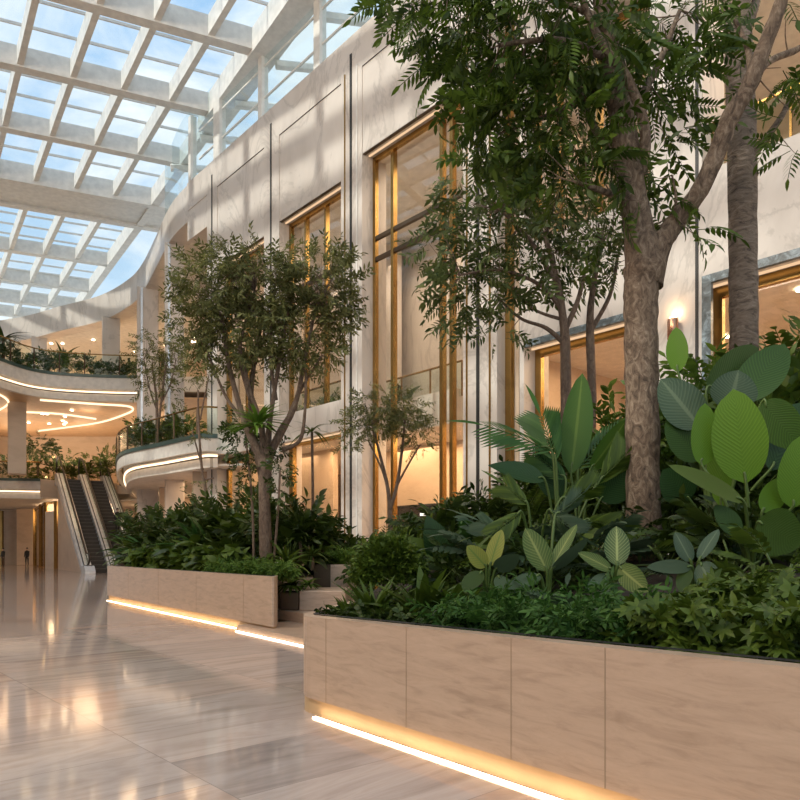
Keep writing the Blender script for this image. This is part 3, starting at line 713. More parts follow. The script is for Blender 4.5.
def mesh_from(parts_list, name, mat, parent=None, smooth=False):
    # parts_list: list of (template, list of 4x4-like (3x3, pos))
    V = []; LV = []; LT = []; UV = []; o = 0
    for (v, f, uv), inst in parts_list:
        if not inst: continue
        M = np.array([i[0] for i in inst]); Pp = np.array([i[1] for i in inst]); n = len(inst); k = len(v)
        vv = np.einsum('nij,kj->nki', M, v)+Pp[:, None, :]
        V.append(vv.reshape(-1, 3)); UV.append(np.tile(uv, (n, 1)))
        fl = np.array([i for q in f for i in q]); ft = np.array([len(q) for q in f])
        LV.append((fl[None, :]+o+(np.arange(n)*k)[:, None]).ravel()); LT.append(np.tile(ft, n)); o += n*k
    V = np.concatenate(V); LV = np.concatenate(LV); LT = np.concatenate(LT); UV = np.concatenate(UV)
    me = bpy.data.meshes.new(name); me.vertices.add(len(V)); me.vertices.foreach_set('co', V.astype(np.float32).ravel())
    me.loops.add(len(LV)); me.loops.foreach_set('vertex_index', LV.astype(np.int32))
    me.polygons.add(len(LT)); me.polygons.foreach_set('loop_start', np.concatenate([[0], np.cumsum(LT)[:-1]]).astype(np.int32))
    ul = me.uv_layers.new(name='UVMap'); ul.data.foreach_set('uv', UV[LV].astype(np.float32).ravel())
    me.update(calc_edges=True); me.validate(); me.materials.append(mat)
    me.polygons.foreach_set('use_smooth', [True]*len(me.polygons))
    o_ = bpy.data.objects.new(name, me); COL.objects.link(o_)
    if parent is not None: attach(o_, parent)
    return o_
def rdir(zlo=-1, zhi=1):
    a = random.uniform(0, 2*math.pi); z = random.uniform(zlo, zhi); q = math.sqrt(max(0, 1-z*z)); return np.array((q*math.cos(a), q*math.sin(a), z))
# templates
PIN_BIG = [T_pinnate(.62, 7, .062, .21, .35), T_pinnate(.5, 6, .06, .19, .5), T_pinnate(.7, 8, .06, .2, .25)]
TW_BIG = [T_twig(7, .4, .19, .07, 3), T_twig(8, .45, .17, .065, 4)]
TW_MID = [T_twig(9, .5, .21, .062, 5), T_twig(8, .45, .2, .07, 6), T_pinnate(.5, 5, .06, .2, .4)]
TW_SM = [T_twig(9, .5, .2, .06, 8), T_twig(10, .55, .19, .06, 9)]
STUP = [T_leaf(.72, .085, 8, .25, .22, .6, .7), T_leaf(.6, .08, 8, .25, .35, .6, .7)]
WH = [T_whorl(7, .13, .052), T_whorl(8, .12, .048, .5, .1), T_whorl(6, .14, .055, .3, .4)]
FINE = [T_twig(9, .18, .085, .022, 11), T_twig(8, .16, .08, .025, 12), T_whorl(8, .09, .025, .3, .7)]
BOX = [T_twig(8, .09, .05, .03, 13), T_twig(7, .08, .05, .03, 14)]
BROAD = [T_leaf(.42, .24, 6, .12, .45, .72, .8), T_leaf(.36, .2, 6, .15, .6, .72, .8)]
LOBED = [T_pinnate(.5, 7, .075, .26, .4, 62, 3, .05, .5)]
FERN = [T_pinnate(.85, 22, .03, .17, .55, 68, 2, .08, .6)]
STRAP = [T_leaf(.75, .085, 8, .25, .55, .6, .7), T_leaf(.65, .075, 8, .25, .75, .6, .7)]
SHR = [T_twig(9, .3, .14, .055, 21), T_twig(8, .28, .13, .05, 22), T_pinnate(.38, 7, .05, .17, .4, 60, 3, .05, .5)]
SHF = [T_twig(9, .55, .26, .10, 23), T_twig(8, .5, .25, .11, 24), T_pinnate(.6, 7, .07, .26, .4, 60, 3, .05, .5)]

def limb(pts, wob=.0):
    """pts: (px, py, depth, width_px) -> smooth tube points and radii"""
    q = [P(x, y, D) for x, y, D, w_ in pts]; r = [w_*D/F/2 for x, y, D, w_ in pts]
    qq = spline(q, 6); rr = []
    for i in range(len(q)-1):
        for j in range(6): rr.append(r[i]+(r[i+1]-r[i])*j/6)
    rr.append(r[-1])
    rr = [a*(1+random.uniform(-wob, wob)) for a in rr]
    return qq, rr
def tree(name, label, base, trunks, limbs, blobs, temps, fm, bm_, sc=1, twigs=40, group=None, dz=.7, kk=12, droop=-.35, cat='tree', trunkname='trunk', dens=1):
    r = thing(name, base, label, cat, group)
    t = MB()
    for l in trunks: a, b = limb(l, .05); t.tube(a, b, kk)
    to = t.build(trunkname, bm_, r, True)
    tips = []
    if limbs:
        m = MB()
        for l in limbs: a, b = limb(l, .05); m.tube(a, b, 8); tips += a[-10:]
        m.build('branches', bm_, r, True)
    for l in trunks: tips += limb(l)[0][-6:]
    inst = [[] for _ in temps]; tw = MB()
    for (cx, cy, rx, ry, D, n) in blobs:
        c = P(cx, cy, D); ax, az = rx*D/F, ry*D/F; ay = max(ax, az)*dz
        for i in range(int(n*dens)):
            d = rdir(); k = random.uniform(.25, 1)**.5
            p = np.array(c)+d*np.array((ax, ay, az))*k
            out = d*np.array((1, 1, .6))+np.array((0, 0, droop+random.uniform(-.3, .5)))+rdir()*.5
            inst[random.randrange(len(temps))].append((orient(out, rdir(.2, 1), random.uniform(-.5, .5), sc*random.uniform(.75, 1.2)), p))
        for i in range(min(n, max(1, int(twigs*n/60)))):
            d = rdir(); p = Vector(np.array(c)+d*np.array((ax, ay, az))*.75)
            a = min(tips, key=lambda q: (q-p).length)
            mid = (a+p)/2+Vector(rdir())*.06*(p-a).length
            tw.tube(spline([a, mid, p], 3), [.012*sc*(1-.12*k_) for k_ in range(7)], 4, False)
    if tw.v: tw.build('twigs', bm_, r, True)
    mesh_from(list(zip(temps, inst)), 'foliage', fm, r)
    return r
def shrub(name, label, base, rx, h, temps, n, fm, sc=1, group=None, dome=True, zlo=0, stems=6, ry=None, cat='shrub', up=.3, hollow=.4):
    """a bush: stems from the base and sprays spread through a dome"""
    base = Vector(base); ry = ry or rx; inst = [[] for _ in temps]
    r = thing(name, base, label, cat, group)
    for i in range(n):
        d = rdir(-.15, 1); k = random.uniform(hollow, 1)
        p = np.array(base)+np.array((d[0]*rx*k, d[1]*ry*k, zlo+max(0.02, (d[2]*.5+.5)*(h-zlo)*k)))
        out = np.array((d[0], d[1], d[2]*.7+up))+rdir()*.45
        inst[random.randrange(len(temps))].append((orient(out, rdir(.3, 1), random.uniform(-.4, .4), sc*random.uniform(.7, 1.15)), p))
    mesh_from(list(zip(temps, inst)), 'foliage', fm, r)
    m = MB()
    for i in range(stems):
        d = rdir(0, .6); e = base+Vector((d[0]*rx*.5, d[1]*ry*.5, h*.7)); m.tube([base+Vector((d[0]*rx*.12, d[1]*ry*.12, -.05)), base.lerp(e, .5)+Vector((0, 0, .05*h)), e], [.014*sc, .011*sc, .006*sc], 5)
    m.build('stems', STEMM, r, True); return r
def rosette(name, label, base, n, temps, fm, sc=1, el=(.35, 1.3), group=None, stem=0, cat='plant', pet=0):
    """leaves arching out from a crown; pet = petiole length"""
    base = Vector(base); inst = [[] for _ in temps]; r = thing(name, base, label, cat, group); m = MB()
    for i in range(n):
        a = i*2.39996+random.uniform(-.2, .2); e = random.uniform(*el); d = np.array((math.cos(a)*math.cos(e), math.sin(a)*math.cos(e), math.sin(e)))
        s_ = sc*random.uniform(.75, 1.15); p0 = np.array(base)+np.array((0, 0, stem))
        p = p0+d*pet*random.uniform(.6, 1.1)
        if pet: m.tube([Vector(p0), Vector(p0+(p-p0)*.5+np.array((0, 0, pet*.08))), Vector(p)], .012*sc, 5)
        dd = d*1.0+np.array((0, 0, -.15 if pet else 0))
        inst[i % len(temps)].append((orient(dd, (0, 0, 1), random.uniform(-.25, .25), s_), p))
    if stem: m.tube([base+Vector((0, 0, -.1)), base+Vector((.02, 0, stem*.5)), base+Vector((0, 0, stem))], [.05*sc, .04*sc, .035*sc], 8)
    mesh_from(list(zip(temps, inst)), 'foliage', fm, r)
    if m.v: m.build('stalks', STEMM if not stem else BARK3, r, True)
    return r
def traced(name, label, base, leaves, fm, group=None, cat='plant', sr=.014):
    """a plant whose big leaves are placed one by one: (stalk foot px, blade base px, blade tip px, depth base, depth tip, width px, turn, material)"""
    base = Vector(base); r = thing(name, base, label, cat, group)
    for lf in leaves:
        (bx, by), (tx, ty), D0, D1, wpx, turn, mt = lf[:7]; shape = lf[7] if len(lf) > 7 else 'paddle'
        b = P(bx, by, D0); t = P(tx, ty, D1); Ln = (t-b).length; W = wpx*((D0+D1)/2)/F
        tocam = Vector((0, 0, 1.5))-b
        Mx = orient(t-b, tocam, turn)
        if shape == 'paddle': tm = T_leaf(Ln*1.02, W, 12, .12, .08, .85, .62)
        elif shape == 'point': tm = T_leaf(Ln*1.02, W, 12, .2, .12, .75, .85)
        elif shape == 'fan': tm = T_pinnate(Ln*.72, 13, W*.08, W*.85, .15, 38, 4, .02, .55)
        else: tm = T_pinnate(Ln, 16, W*.10, W*.6, .2, 55, 4, .05, .6)
        o = mesh_from([(tm, [(Mx, np.array(b))])], 'leaf', mt or fm, r)
        mid = base.lerp(b, .55)+Vector((0, 0, .12*(b-base).length)); 
        MB().tube(spline([base, mid, b, b.lerp(t, .12)], 4), [sr*1.2]*4+[sr]*4+[sr*.8]*4+[sr*.5], 6).build('leaf_stalk', STEMM, o, True)
    return r
def G1(x, D):
    X = (x-400)/F*D; return Vector((X, D, soil1((X, D))))
def G2(x, D):
    X = (x-400)/F*D; return Vector((X, D, soil2((X, D))))

# ------------------------------------------------------------------ trees
D = 8.0
b = G1(645, D)
yb = HZ-(b.z-.15-H)*F/D
tree('broadleaf_tree', 'large forked tree with rough pale trunk rising from the nearest planter', b,
     [[(645, yb, D, 42), (644, 560, D, 37), (643, 480, D, 33), (642, 400, D, 33), (641, 330, D, 32), (641, 290, D, 34), (644, 268, D, 40), (640, 235, D, 30), (632, 190, D, 26), (622, 120, D, 25), (613, 60, D, 22), (603, 0, D, 19), (598, -60, D, 14)],
      [(648, 285, D, 30), (658, 248, D, 24), (676, 222, D, 20), (700, 190, D-.2, 18), (718, 150, D-.3, 18), (730, 118, D-.4, 18), (748, 88, D-.5, 17), (765, 45, D-.6, 15), (780, 5, D-.7, 13), (792, -40, D-.8, 10)]],
     [[(641, 175, D, 14), (645, 130, D-.2, 11), (628, 80, D-.3, 10), (600, 40, D-.4, 8), (580, -5, D-.5, 6)],
      [(632, 170, D, 11), (610, 148, D+.2, 8), (590, 120, D+.3, 7), (574, 75, D+.4, 5)],
      [(625, 200, D, 8), (600, 190, D-.2, 6), (575, 182, D-.4, 3)],
      [(640, 100, D, 9), (660, 60, D+.2, 6), (680, 10, D+.3, 4)],
      [(735, 110, D-.4, 10), (765, 65, D-.2, 7), (800, 48, D, 6), (840, 20, D, 4)],
      [(751, 84, D-.5, 8), (748, 50, D-.3, 6), (735, 20, D-.2, 4)],
      [(612, 60, D, 9), (560, 40, D-.3, 6), (500, 45, D-.5, 4)], [(617, 80, D, 8), (560, 110, D+.3, 5), (510, 130, D+.5, 3)], [(606, 20, D, 7), (520, -10, D, 5), (440, -8, D, 3)],
      [(672, 225, D, 5), (676, 200, D-.2, 3), (672, 175, D-.3, 2)]],
     [(445, 0, 55, 28, D, 34), (500, 30, 70, 50, D, 85), (560, 30, 80, 50, D-.2, 85), (470, 48, 35, 22, D, 14), (545, 105, 70, 45, D+.2, 75), (575, 150, 55, 40, D, 55), (505, 110, 40, 45, D, 34), (640, 50, 60, 55, D+.4, 48), (655, 120, 30, 50, D+.5, 30), (690, 20, 35, 40, D+.3, 22), (480, 150, 18, 25, D, 7),
      (650, 190, 32, 30, D-.2, 9), (615, 230, 30, 26, D+.3, 8), (770, 75, 20, 22, D-.3, 5), (792, 110, 10, 30, D-.3, 6), (770, 8, 35, 12, D-.2, 7), (690, 235, 12, 12, D-.5, 3), (400, -25, 40, 12, D, 10)],
     PIN_BIG+TW_BIG, L_TREE, BARK1, .82, 16, droop=-.45, dens=1.35)
D = 9.0
b = G1(744, D); yb = HZ-(b.z-.15-H)*F/D
tree('straight_tree', 'straight tall trunk with ringed grey brown bark behind the big leaves', b,
     [[(745, yb, D, 32), (744, 500, D, 30), (744, 345, D, 28), (743, 250, D, 27), (742, 150, D, 28), (739, 60, D, 27), (737, 10, D, 26), (735, -60, D, 22)]],
     [[(745, 170, D, 8), (765, 140, D-.2, 7), (785, 110, D-.3, 6), (805, 60, D-.4, 4)], [(740, 40, D, 11), (752, 15, D, 9), (762, -25, D, 7)]],
     [(800, 80, 14, 20, D-.4, 5), (745, -60, 80, 30, D, 26), (798, 150, 14, 10, D-.5, 4)], PIN_BIG, L_TREE, BARK2, .7, 12)
D = 13.0
tree('slender_tree', 'slender twin-stemmed tree in front of the mirror edged shop opening', P(568, 590, D),
     [[(566, 590, D, 13), (566, 480, D, 12), (566, 400, D, 11), (565, 340, D, 10), (563, 318, D, 8), (557, 280, D, 6), (545, 235, D, 4)],
      [(591, 590, D+.6, 10), (590, 480, D+.6, 9), (592, 400, D+.6, 9), (590, 330, D+.6, 8), (592, 295, D+.6, 6), (600, 250, D+.6, 4)]],
     [[(566, 345, D, 6), (546, 328, D, 4), (520, 318, D, 3), (495, 295, D-.2, 2)], [(565, 330, D, 6), (578, 300, D, 5), (585, 270, D, 3)], [(562, 310, D, 5), (540, 285, D, 4), (500, 270, D-.3, 3), (460, 275, D-.4, 2)],
      [(591, 330, D+.6, 5), (610, 295, D+.6, 4), (618, 255, D+.6, 3)], [(558, 285, D, 5), (530, 240, D, 4), (500, 210, D, 2)], [(564, 320, D, 4), (535, 310, D, 3), (515, 290, D, 2)]],
     [(475, 285, 48, 30, D-.2, 60), (460, 315, 25, 16, D-.2, 13), (500, 230, 60, 40, D, 85), (480, 190, 45, 28, D, 35), (555, 185, 60, 50, D, 90), (600, 225, 40, 45, D+.3, 46), (440, 245, 22, 18, D-.3, 14), (535, 265, 50, 30, D, 40), (585, 270, 36, 25, D+.3, 22), (515, 155, 40, 25, D, 25), (612, 250, 22, 32, D+.4, 14), (495, 330, 22, 18, D-.1, 9)],
     TW_MID, L_MID, BARK3, .92, 22, droop=-.35, dens=1.3)
D = 15.2
b = G2(266, D)
tree('multi_stem_tree', 'multi-stemmed tree with a wide airy crown in the planter near the escalators', b,
     [[(266, 560, D, 13), (265, 520, D, 12), (264, 480, D, 11), (264, 462, D, 12), (255, 445, D, 9), (244, 420, D, 6), (230, 370, D, 5), (222, 320, D, 3)],
      [(266, 500, D, 7), (267, 480, D, 8), (270, 455, D, 9), (282, 430, D, 8), (295, 405, D, 5), (305, 360, D, 4), (315, 310, D, 3)],
      [(263, 490, D, 6), (259, 465, D+.1, 6), (251, 435, D+.2, 5), (252, 380, D+.2, 5), (262, 320, D+.2, 3)]],
     [[(262, 470, D, 8), (262, 430, D, 6), (250, 390, D, 4), (238, 340, D, 3)], [(265, 465, D, 8), (270, 420, D, 5), (278, 370, D, 4), (288, 310, D, 3)], [(283, 450, D, 5), (300, 440, D-.2, 4), (305, 410, D-.3, 3), (306, 370, D-.3, 2)],
      [(285, 425, D, 5), (298, 395, D+.1, 3), (322, 355, D, 2)], [(244, 420, D, 4), (225, 395, D, 3), (205, 345, D, 2)], [(250, 400, D, 4), (240, 350, D, 3), (255, 290, D, 2)], [(276, 400, D, 4), (270, 350, D, 3), (275, 285, D, 2)]],
     [(215, 285, 36, 30, D, 60), (262, 285, 45, 34, D, 95), (318, 285, 38, 30, D, 75), (240, 325, 45, 30, D, 75), (292, 330, 45, 30, D, 75), (200, 320, 26, 30, D, 32), (338, 310, 18, 26, D, 22), (215, 350, 32, 18, D, 22), (310, 355, 28, 15, D, 18), (192, 275, 14, 18, D, 8), (240, 262, 30, 14, D, 16), (325, 262, 26, 10, D, 10), (262, 365, 45, 14, D, 20)],
     TW_SM, L_OLIVE, BARK3, .74, 60, droop=-.2, dz=.8, dens=3.0)
tree('climbing_vine', 'dark leafy climber hanging around the multi-stemmed trunk', G2(250, 15.6),
     [[(254, 560, 15.6, 3), (252, 500, 15.6, 2.5), (246, 440, 15.6, 2)], [(274, 560, 15.0, 2.5), (278, 510, 15.0, 2.5), (280, 470, 15.0, 2)]], [],
     [(245, 445, 20, 22, 15.6, 40), (240, 428, 13, 14, 15.6, 16), (252, 475, 9, 20, 15.5, 18), (279, 480, 7, 34, 15.0, 26), (272, 455, 12, 12, 15.5, 12)], SHR[:2], L_DARK, BARK3, .75, 0, cat='vine', trunkname='stem', dens=2.2)
rosette('perched_fern', 'bright green tuft of fern growing in the fork of the multi-stemmed tree', P(258, 428, 14.8), 70, STRAP, L_FRESH, 1.0, (.3, 1.5))
D = 19.0
tree('small_tree', 'small round crowned tree in front of the tallest glazed bay', P(391, 580, D),
     [[(391, 580, D, 5), (390, 520, D, 5), (388, 490, D, 4), (380, 455, D, 3), (372, 425, D, 2)], [(390, 510, D, 4), (397, 485, D, 3.5), (402, 450, D, 3), (405, 420, D, 2)]],
     [[(397, 485, D, 2.5), (408, 465, D, 2), (420, 445, D, 1.5)], [(388, 490, D, 2.5), (382, 470, D, 2), (368, 440, D, 1.5)]],
     [(388, 405, 40, 16, D, 70), (372, 420, 30, 16, D, 40), (408, 418, 25, 14, D, 32), (358, 436, 16, 10, D, 12), (420, 440, 12, 14, D, 12), (395, 428, 30, 10, D, 20), (348, 444, 8, 6, D, 3)],
     TW_SM, L_OLIVE, BARK3, .6, 20, dens=2.4)
D = 30.0
tree('sapling', 'thin bare sapling with a small crown against the white pilaster', P(206, 575, D),
     [[(206, 590, D, 3), (206, 500, D, 3), (202, 470, D, 2.6), (199, 430, D, 2.2), (198, 390, D, 1.6)]], [[(203, 470, D, 2), (196, 445, D, 1.5), (192, 430, D, 1)], [(200, 420, D, 2), (205, 395, D, 1.4), (209, 375, D, 1)], [(204, 480, D, 1.6), (214, 478, D, 1.2)]],
     [(198, 372, 13, 10, D, 22), (188, 378, 8, 8, D, 9), (208, 380, 9, 7, D, 8), (196, 432, 8, 9, D, 9), (215, 480, 9, 5, D, 5), (191, 483, 12, 5, D, 8)], TW_SM, L_OLIVE, BARK3, .8, 10)
D = 36.5
tree('balcony_tree', 'small loose tree growing on the balcony over the escalator side', P(157, 447, D),
     [[(157, 447, D, 3), (157, 420, D, 3), (156, 395, D, 2.4), (152, 365, D, 1.6)], [(158, 430, D, 2.4), (162, 395, D, 2), (166, 365, D, 1.4)]], [[(157, 410, D, 2), (150, 390, D, 1.5), (144, 360, D, 1)], [(160, 405, D, 2), (170, 385, D, 1.3), (176, 360, D, 1)]],
     [(155, 345, 20, 12, D, 60), (145, 360, 14, 14, D, 36), (166, 360, 18, 16, D, 50), (155, 375, 22, 14, D, 50), (178, 350, 8, 12, D, 14), (168, 395, 12, 12, D, 16), (146, 388, 8, 8, D, 9)], TW_SM, L_OLIVE, BARK3, 1.0, 12)

# ------------------------------------------------------------------ nearest planter
def stuff(name, label, cat, spots, temps, fm, sc, hz=(.02, .2)):
    inst = [[] for _ in temps]
    for p in spots:
        k = random.uniform(*hz)
        inst[random.randrange(len(temps))].append((orient(rdir(-.1, .9), rdir(.5, 1), random.uniform(-.4, .4), sc*random.uniform(.75, 1.2)), np.array(p)+np.array((0, 0, k))))
    o = mesh_from(list(zip(temps, inst)), name, fm); return tag(o, label, cat, None, 'stuff')
def strip(s0, s1, t0, t1, n):
    n1 = Vector((.774, .633)); out = []
    for i in range(n):
        s_ = random.uniform(s0, s1); t_ = random.uniform(t0, t1); p = A1+d1*s_+n1*t_; out.append((p.x, p.y, soil1(p)))
    return out
stuff('ground_cover', 'low carpet of dark whorled leaves along the planter rim at the near end', 'ground cover', strip(3.05, 5.6, .35, 1.9, 2000), WH, L_GREEN, .72, (.02, .34))
stuff('ground_cover', 'fine feathery bright green carpet in front of the cream veined plants', 'ground cover', strip(1.35, 3.15, .32, 1.25, 700), FINE, leafmat('feathery green', (.03, .085, .012), (.08, .17, .03), .5, .3), 1.1, (.02, .24))
stuff('ground_cover', 'small dark leaf carpet around the ferns at the rounded planter corner', 'ground cover', [p for p in strip(-.3, 1.5, .32, 1.6, 700)], BOX, L_DARK, 1.3, (0, .12))
rosette('bird_nest_fern', 'upright strap leaved fern at the rounded planter corner', G1(374, 6.7), 40, STUP, L_GREEN, .8, (.75, 1.5))
rosette('bird_nest_fern', 'spreading dark strap leaved fern low beside the planter corner rim', G1(350, 6.75), 34, STUP, L_GREEN, .5, (.55, 1.4))
rosette('bird_nest_fern', 'broad strap leaved fern between the round bush and the feathery carpet', G1(424, 6.35), 44, [T_leaf(.62, .13, 8, .2, .3, .6, .75)], L_GREEN, .95, (.65, 1.4))
rosette('bird_nest_fern', 'smaller glossy strap leaved fern just right of the round bush', G1(458, 6.2), 30, [T_leaf(.6, .15, 8, .2, .4, .6, .75)], L_GREEN, .85, (.55, 1.3))
shrub('clipped_bush', 'round clipped small leaved bush near the rounded planter corner', G1(389, 7.6), .35, .72, BOX, 2400, L_GREEN, .85, hollow=.86, up=.1)
# variegated plants with traced leaves
b = G1(487, 6.5)
traced('variegated_plant', 'yellow variegated plant with two upright cream leaves', b, [((486, 567), (468, 546), 6.4, 6.3, 19, .3, L_YEL), ((490, 566), (501, 529), 6.4, 6.4, 17, -.3, L_YEL), ((495, 570), (518, 556), 6.4, 6.2, 20, .5, L_GREY), ((482, 572), (462, 590), 6.3, 6.1, 18, .4, L_DARK), ((498, 576), (512, 598), 6.3, 6.0, 18, -.4, L_GREY)], L_YEL)
b = G1(548, 6.2)
traced('veined_plant', 'tall veined plant with pale midribs in the middle of the planter', b, [((547, 571), (526, 528), 6.1, 6.1, 25, .15, L_DIEF), ((552, 568), (575, 522), 6.1, 6.2, 17, -.7, L_DIEF), ((551, 570), (590, 540), 6.1, 6.0, 18, .9, L_GREY), ((540, 575), (510, 586), 6.1, 5.8, 17, .6, L_GREY), ((555, 516), (597, 487), 6.3, 6.3, 28, .5, L_GREY, 'fan')], L_DIEF)
b = G1(613, 5.9)
traced('veined_plant', 'veined plant with one erect dark leaf and one drooping pale leaf beside the rough trunk', b, [((617, 566), (617, 525), 5.8, 5.9, 25, .1, leafmat('erect veined leaf', (.03, .075, .02), (.04, .09, .025), .4, .2, 12, (.40, .45, .16), .4)), ((619, 567), (646, 591), 5.8, 5.5, 25, .2, L_DIEF), ((612, 570), (580, 552), 5.8, 5.7, 15, .5, L_DIEF), ((608, 574), (588, 590), 5.8, 5.6, 14, .3, L_GREY)], L_DIEF)
b = G1(694, 5.7)
traced('peace_lily', 'dark broad leaved plant at the foot of the rough trunk', b, [((691, 562), (676, 532), 5.6, 5.6, 17, .3, L_STRIPE), ((699, 560), (718, 527), 5.6, 5.7, 15, -.5, L_STRIPE), ((700, 563), (716, 592), 5.6, 5.3, 25, .2, L_STRIPE), ((692, 567), (650, 566), 5.6, 5.4, 15, .3, L_GREY), ((704, 566), (744, 572), 5.6, 5.5, 15, .3, L_DARK), ((688, 568), (680, 590), 5.6, 5.4, 15, .2, L_DARK)], L_STRIPE)
b = G1(535, 7.3)
traced('philodendron', 'philodendron with broad fingered leaves held above the tall veined plant', b, [((522, 512), (480, 538), 7.0, 6.8, 40, .5, L_GREEN, 'fan'), ((528, 505), (496, 474), 7.2, 7.2, 38, .4, L_GREEN, 'fan'), ((548, 510), (588, 546), 6.9, 6.7, 38, .4, L_GREY, 'fan'), ((560, 500), (618, 480), 7.2, 7.1, 40, .4, L_GREEN, 'fan'), ((505, 535), (470, 512), 7.0, 7.0, 34, .5, L_GREY, 'fan'), ((585, 520), (626, 530), 7.0, 6.8, 34, .5, L_GREEN, 'fan')], L_GREEN)
# paddle leaved plants
b = G1(752, 6.4)
traced('paddle_leaf_plant', 'bright green plant with large upright paddle leaves in front of the ringed trunk', b,
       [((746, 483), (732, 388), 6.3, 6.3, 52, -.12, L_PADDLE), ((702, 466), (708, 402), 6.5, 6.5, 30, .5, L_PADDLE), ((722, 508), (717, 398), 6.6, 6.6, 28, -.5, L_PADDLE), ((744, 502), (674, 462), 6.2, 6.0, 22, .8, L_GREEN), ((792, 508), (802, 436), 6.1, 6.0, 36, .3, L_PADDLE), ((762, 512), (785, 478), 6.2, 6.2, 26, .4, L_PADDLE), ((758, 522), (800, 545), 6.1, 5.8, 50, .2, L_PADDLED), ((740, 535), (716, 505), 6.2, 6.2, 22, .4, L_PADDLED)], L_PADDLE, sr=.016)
b = G1(716, 7.6)
traced('paddle_leaf_plant', 'dark paddle leaved plant with one small erect leaf before the wall lamp', b,
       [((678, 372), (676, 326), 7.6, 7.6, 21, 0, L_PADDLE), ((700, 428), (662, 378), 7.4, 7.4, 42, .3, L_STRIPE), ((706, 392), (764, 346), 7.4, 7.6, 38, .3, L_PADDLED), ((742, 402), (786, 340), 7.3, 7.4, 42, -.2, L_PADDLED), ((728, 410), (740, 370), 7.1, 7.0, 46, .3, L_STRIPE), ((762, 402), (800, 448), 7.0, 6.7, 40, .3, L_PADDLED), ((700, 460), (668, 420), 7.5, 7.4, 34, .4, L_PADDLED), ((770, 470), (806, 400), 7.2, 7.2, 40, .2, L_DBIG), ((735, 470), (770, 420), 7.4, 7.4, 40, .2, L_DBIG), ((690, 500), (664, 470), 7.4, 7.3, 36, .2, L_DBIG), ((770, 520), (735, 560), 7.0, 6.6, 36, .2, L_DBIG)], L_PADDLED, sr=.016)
b = G1(580, 8.2)
traced('banana_plant', 'banana plant with a tall upright torn leaf left of the rough trunk', b,
       [((571, 474), (584, 371), 8.1, 8.1, 31, .15, L_BAN), ((578, 470), (636, 396), 8.1, 8.2, 44, -.5, L_PALM, 'fan'), ((590, 470), (630, 420), 8.0, 8.0, 24, .6, L_BAN), ((560, 500), (540, 450), 8.1, 8.0, 30, .3, L_DBIG), ((600, 500), (630, 470), 8.1, 8.0, 36, .3, L_DBIG)], L_PALM)
b = G1(560, 7.9)
traced('fan_palm', 'palm with long arching fronds reaching out towards the brass slot', b,
       [((552, 452), (462, 403), 7.8, 7.7, 52, .9, L_PALM, 'fan'), ((556, 462), (537, 392), 7.8, 7.9, 60, .3, L_PALM, 'fan'), ((545, 480), (490, 461), 7.7, 7.6, 24, .7, L_DBIG, 'point'), ((566, 480), (520, 436), 7.9, 8.0, 40, .4, L_PALM, 'fan'), ((600, 480), (640, 445), 7.9, 7.8, 50, .4, L_GREEN, 'fan')], L_PALM)
b = G1(440, 8.3)
traced('broad_leaf_plant', 'plant with one large dark blade leaf behind the broad fern', b, [((446, 566), (428, 515), 8.2, 8.1, 30, .2, L_DBIG, 'point'), ((440, 560), (400, 536), 8.2, 8.0, 22, .5, L_GREEN, 'point'), ((452, 560), (478, 524), 8.2, 8.2, 22, .3, L_DBIG, 'point'), ((455, 575), (425, 590), 8.1, 7.8, 22, .2, L_GREEN, 'point')], L_DBIG)
for x, D_, lab, n, sc, f, t in (
    (478, 8.6, 'feathery palm behind the yellow variegated plant', 11, 1.0, L_PALM, FERN),
    (505, 7.8, 'lobed leaf philodendron behind the yellow variegated plant', 16, 1.1, L_GREY, LOBED),
    (545, 7.6, 'lobed leaf philodendron behind the tall veined plant', 16, 1.05, L_GREEN, LOBED),
    (590, 7.3, 'lobed leaf philodendron against the rough trunk', 14, 1.0, L_GREY, LOBED),
    (572, 5.3, 'low lobed fern poking through the feathery carpet', 8, .6, L_GREY, LOBED),
    (668, 7.2, 'lobed leaf philodendron half hidden behind the rough trunk', 12, 1.0, L_GREEN, LOBED),
    (782, 5.6, 'lobed leaf philodendron under the bright paddle leaves', 12, .85, L_GREEN, LOBED),
    (735, 6.3, 'lobed leaf philodendron between the dark lily and the paddle stalks', 12, .85, L_DARK, LOBED),
    (640, 6.9, 'lobed fern in front of the rough trunk foot', 8, .6, L_GREY, LOBED),
    (520, 9.6, 'tall feathery palm behind the arching fan palm', 12, 1.25, L_GREEN, FERN)):
    rosette('philodendron' if t is LOBED else 'feather_palm', lab, G1(x, D_), n, t, f, sc, (.15, 1.25), pet=.45*sc)
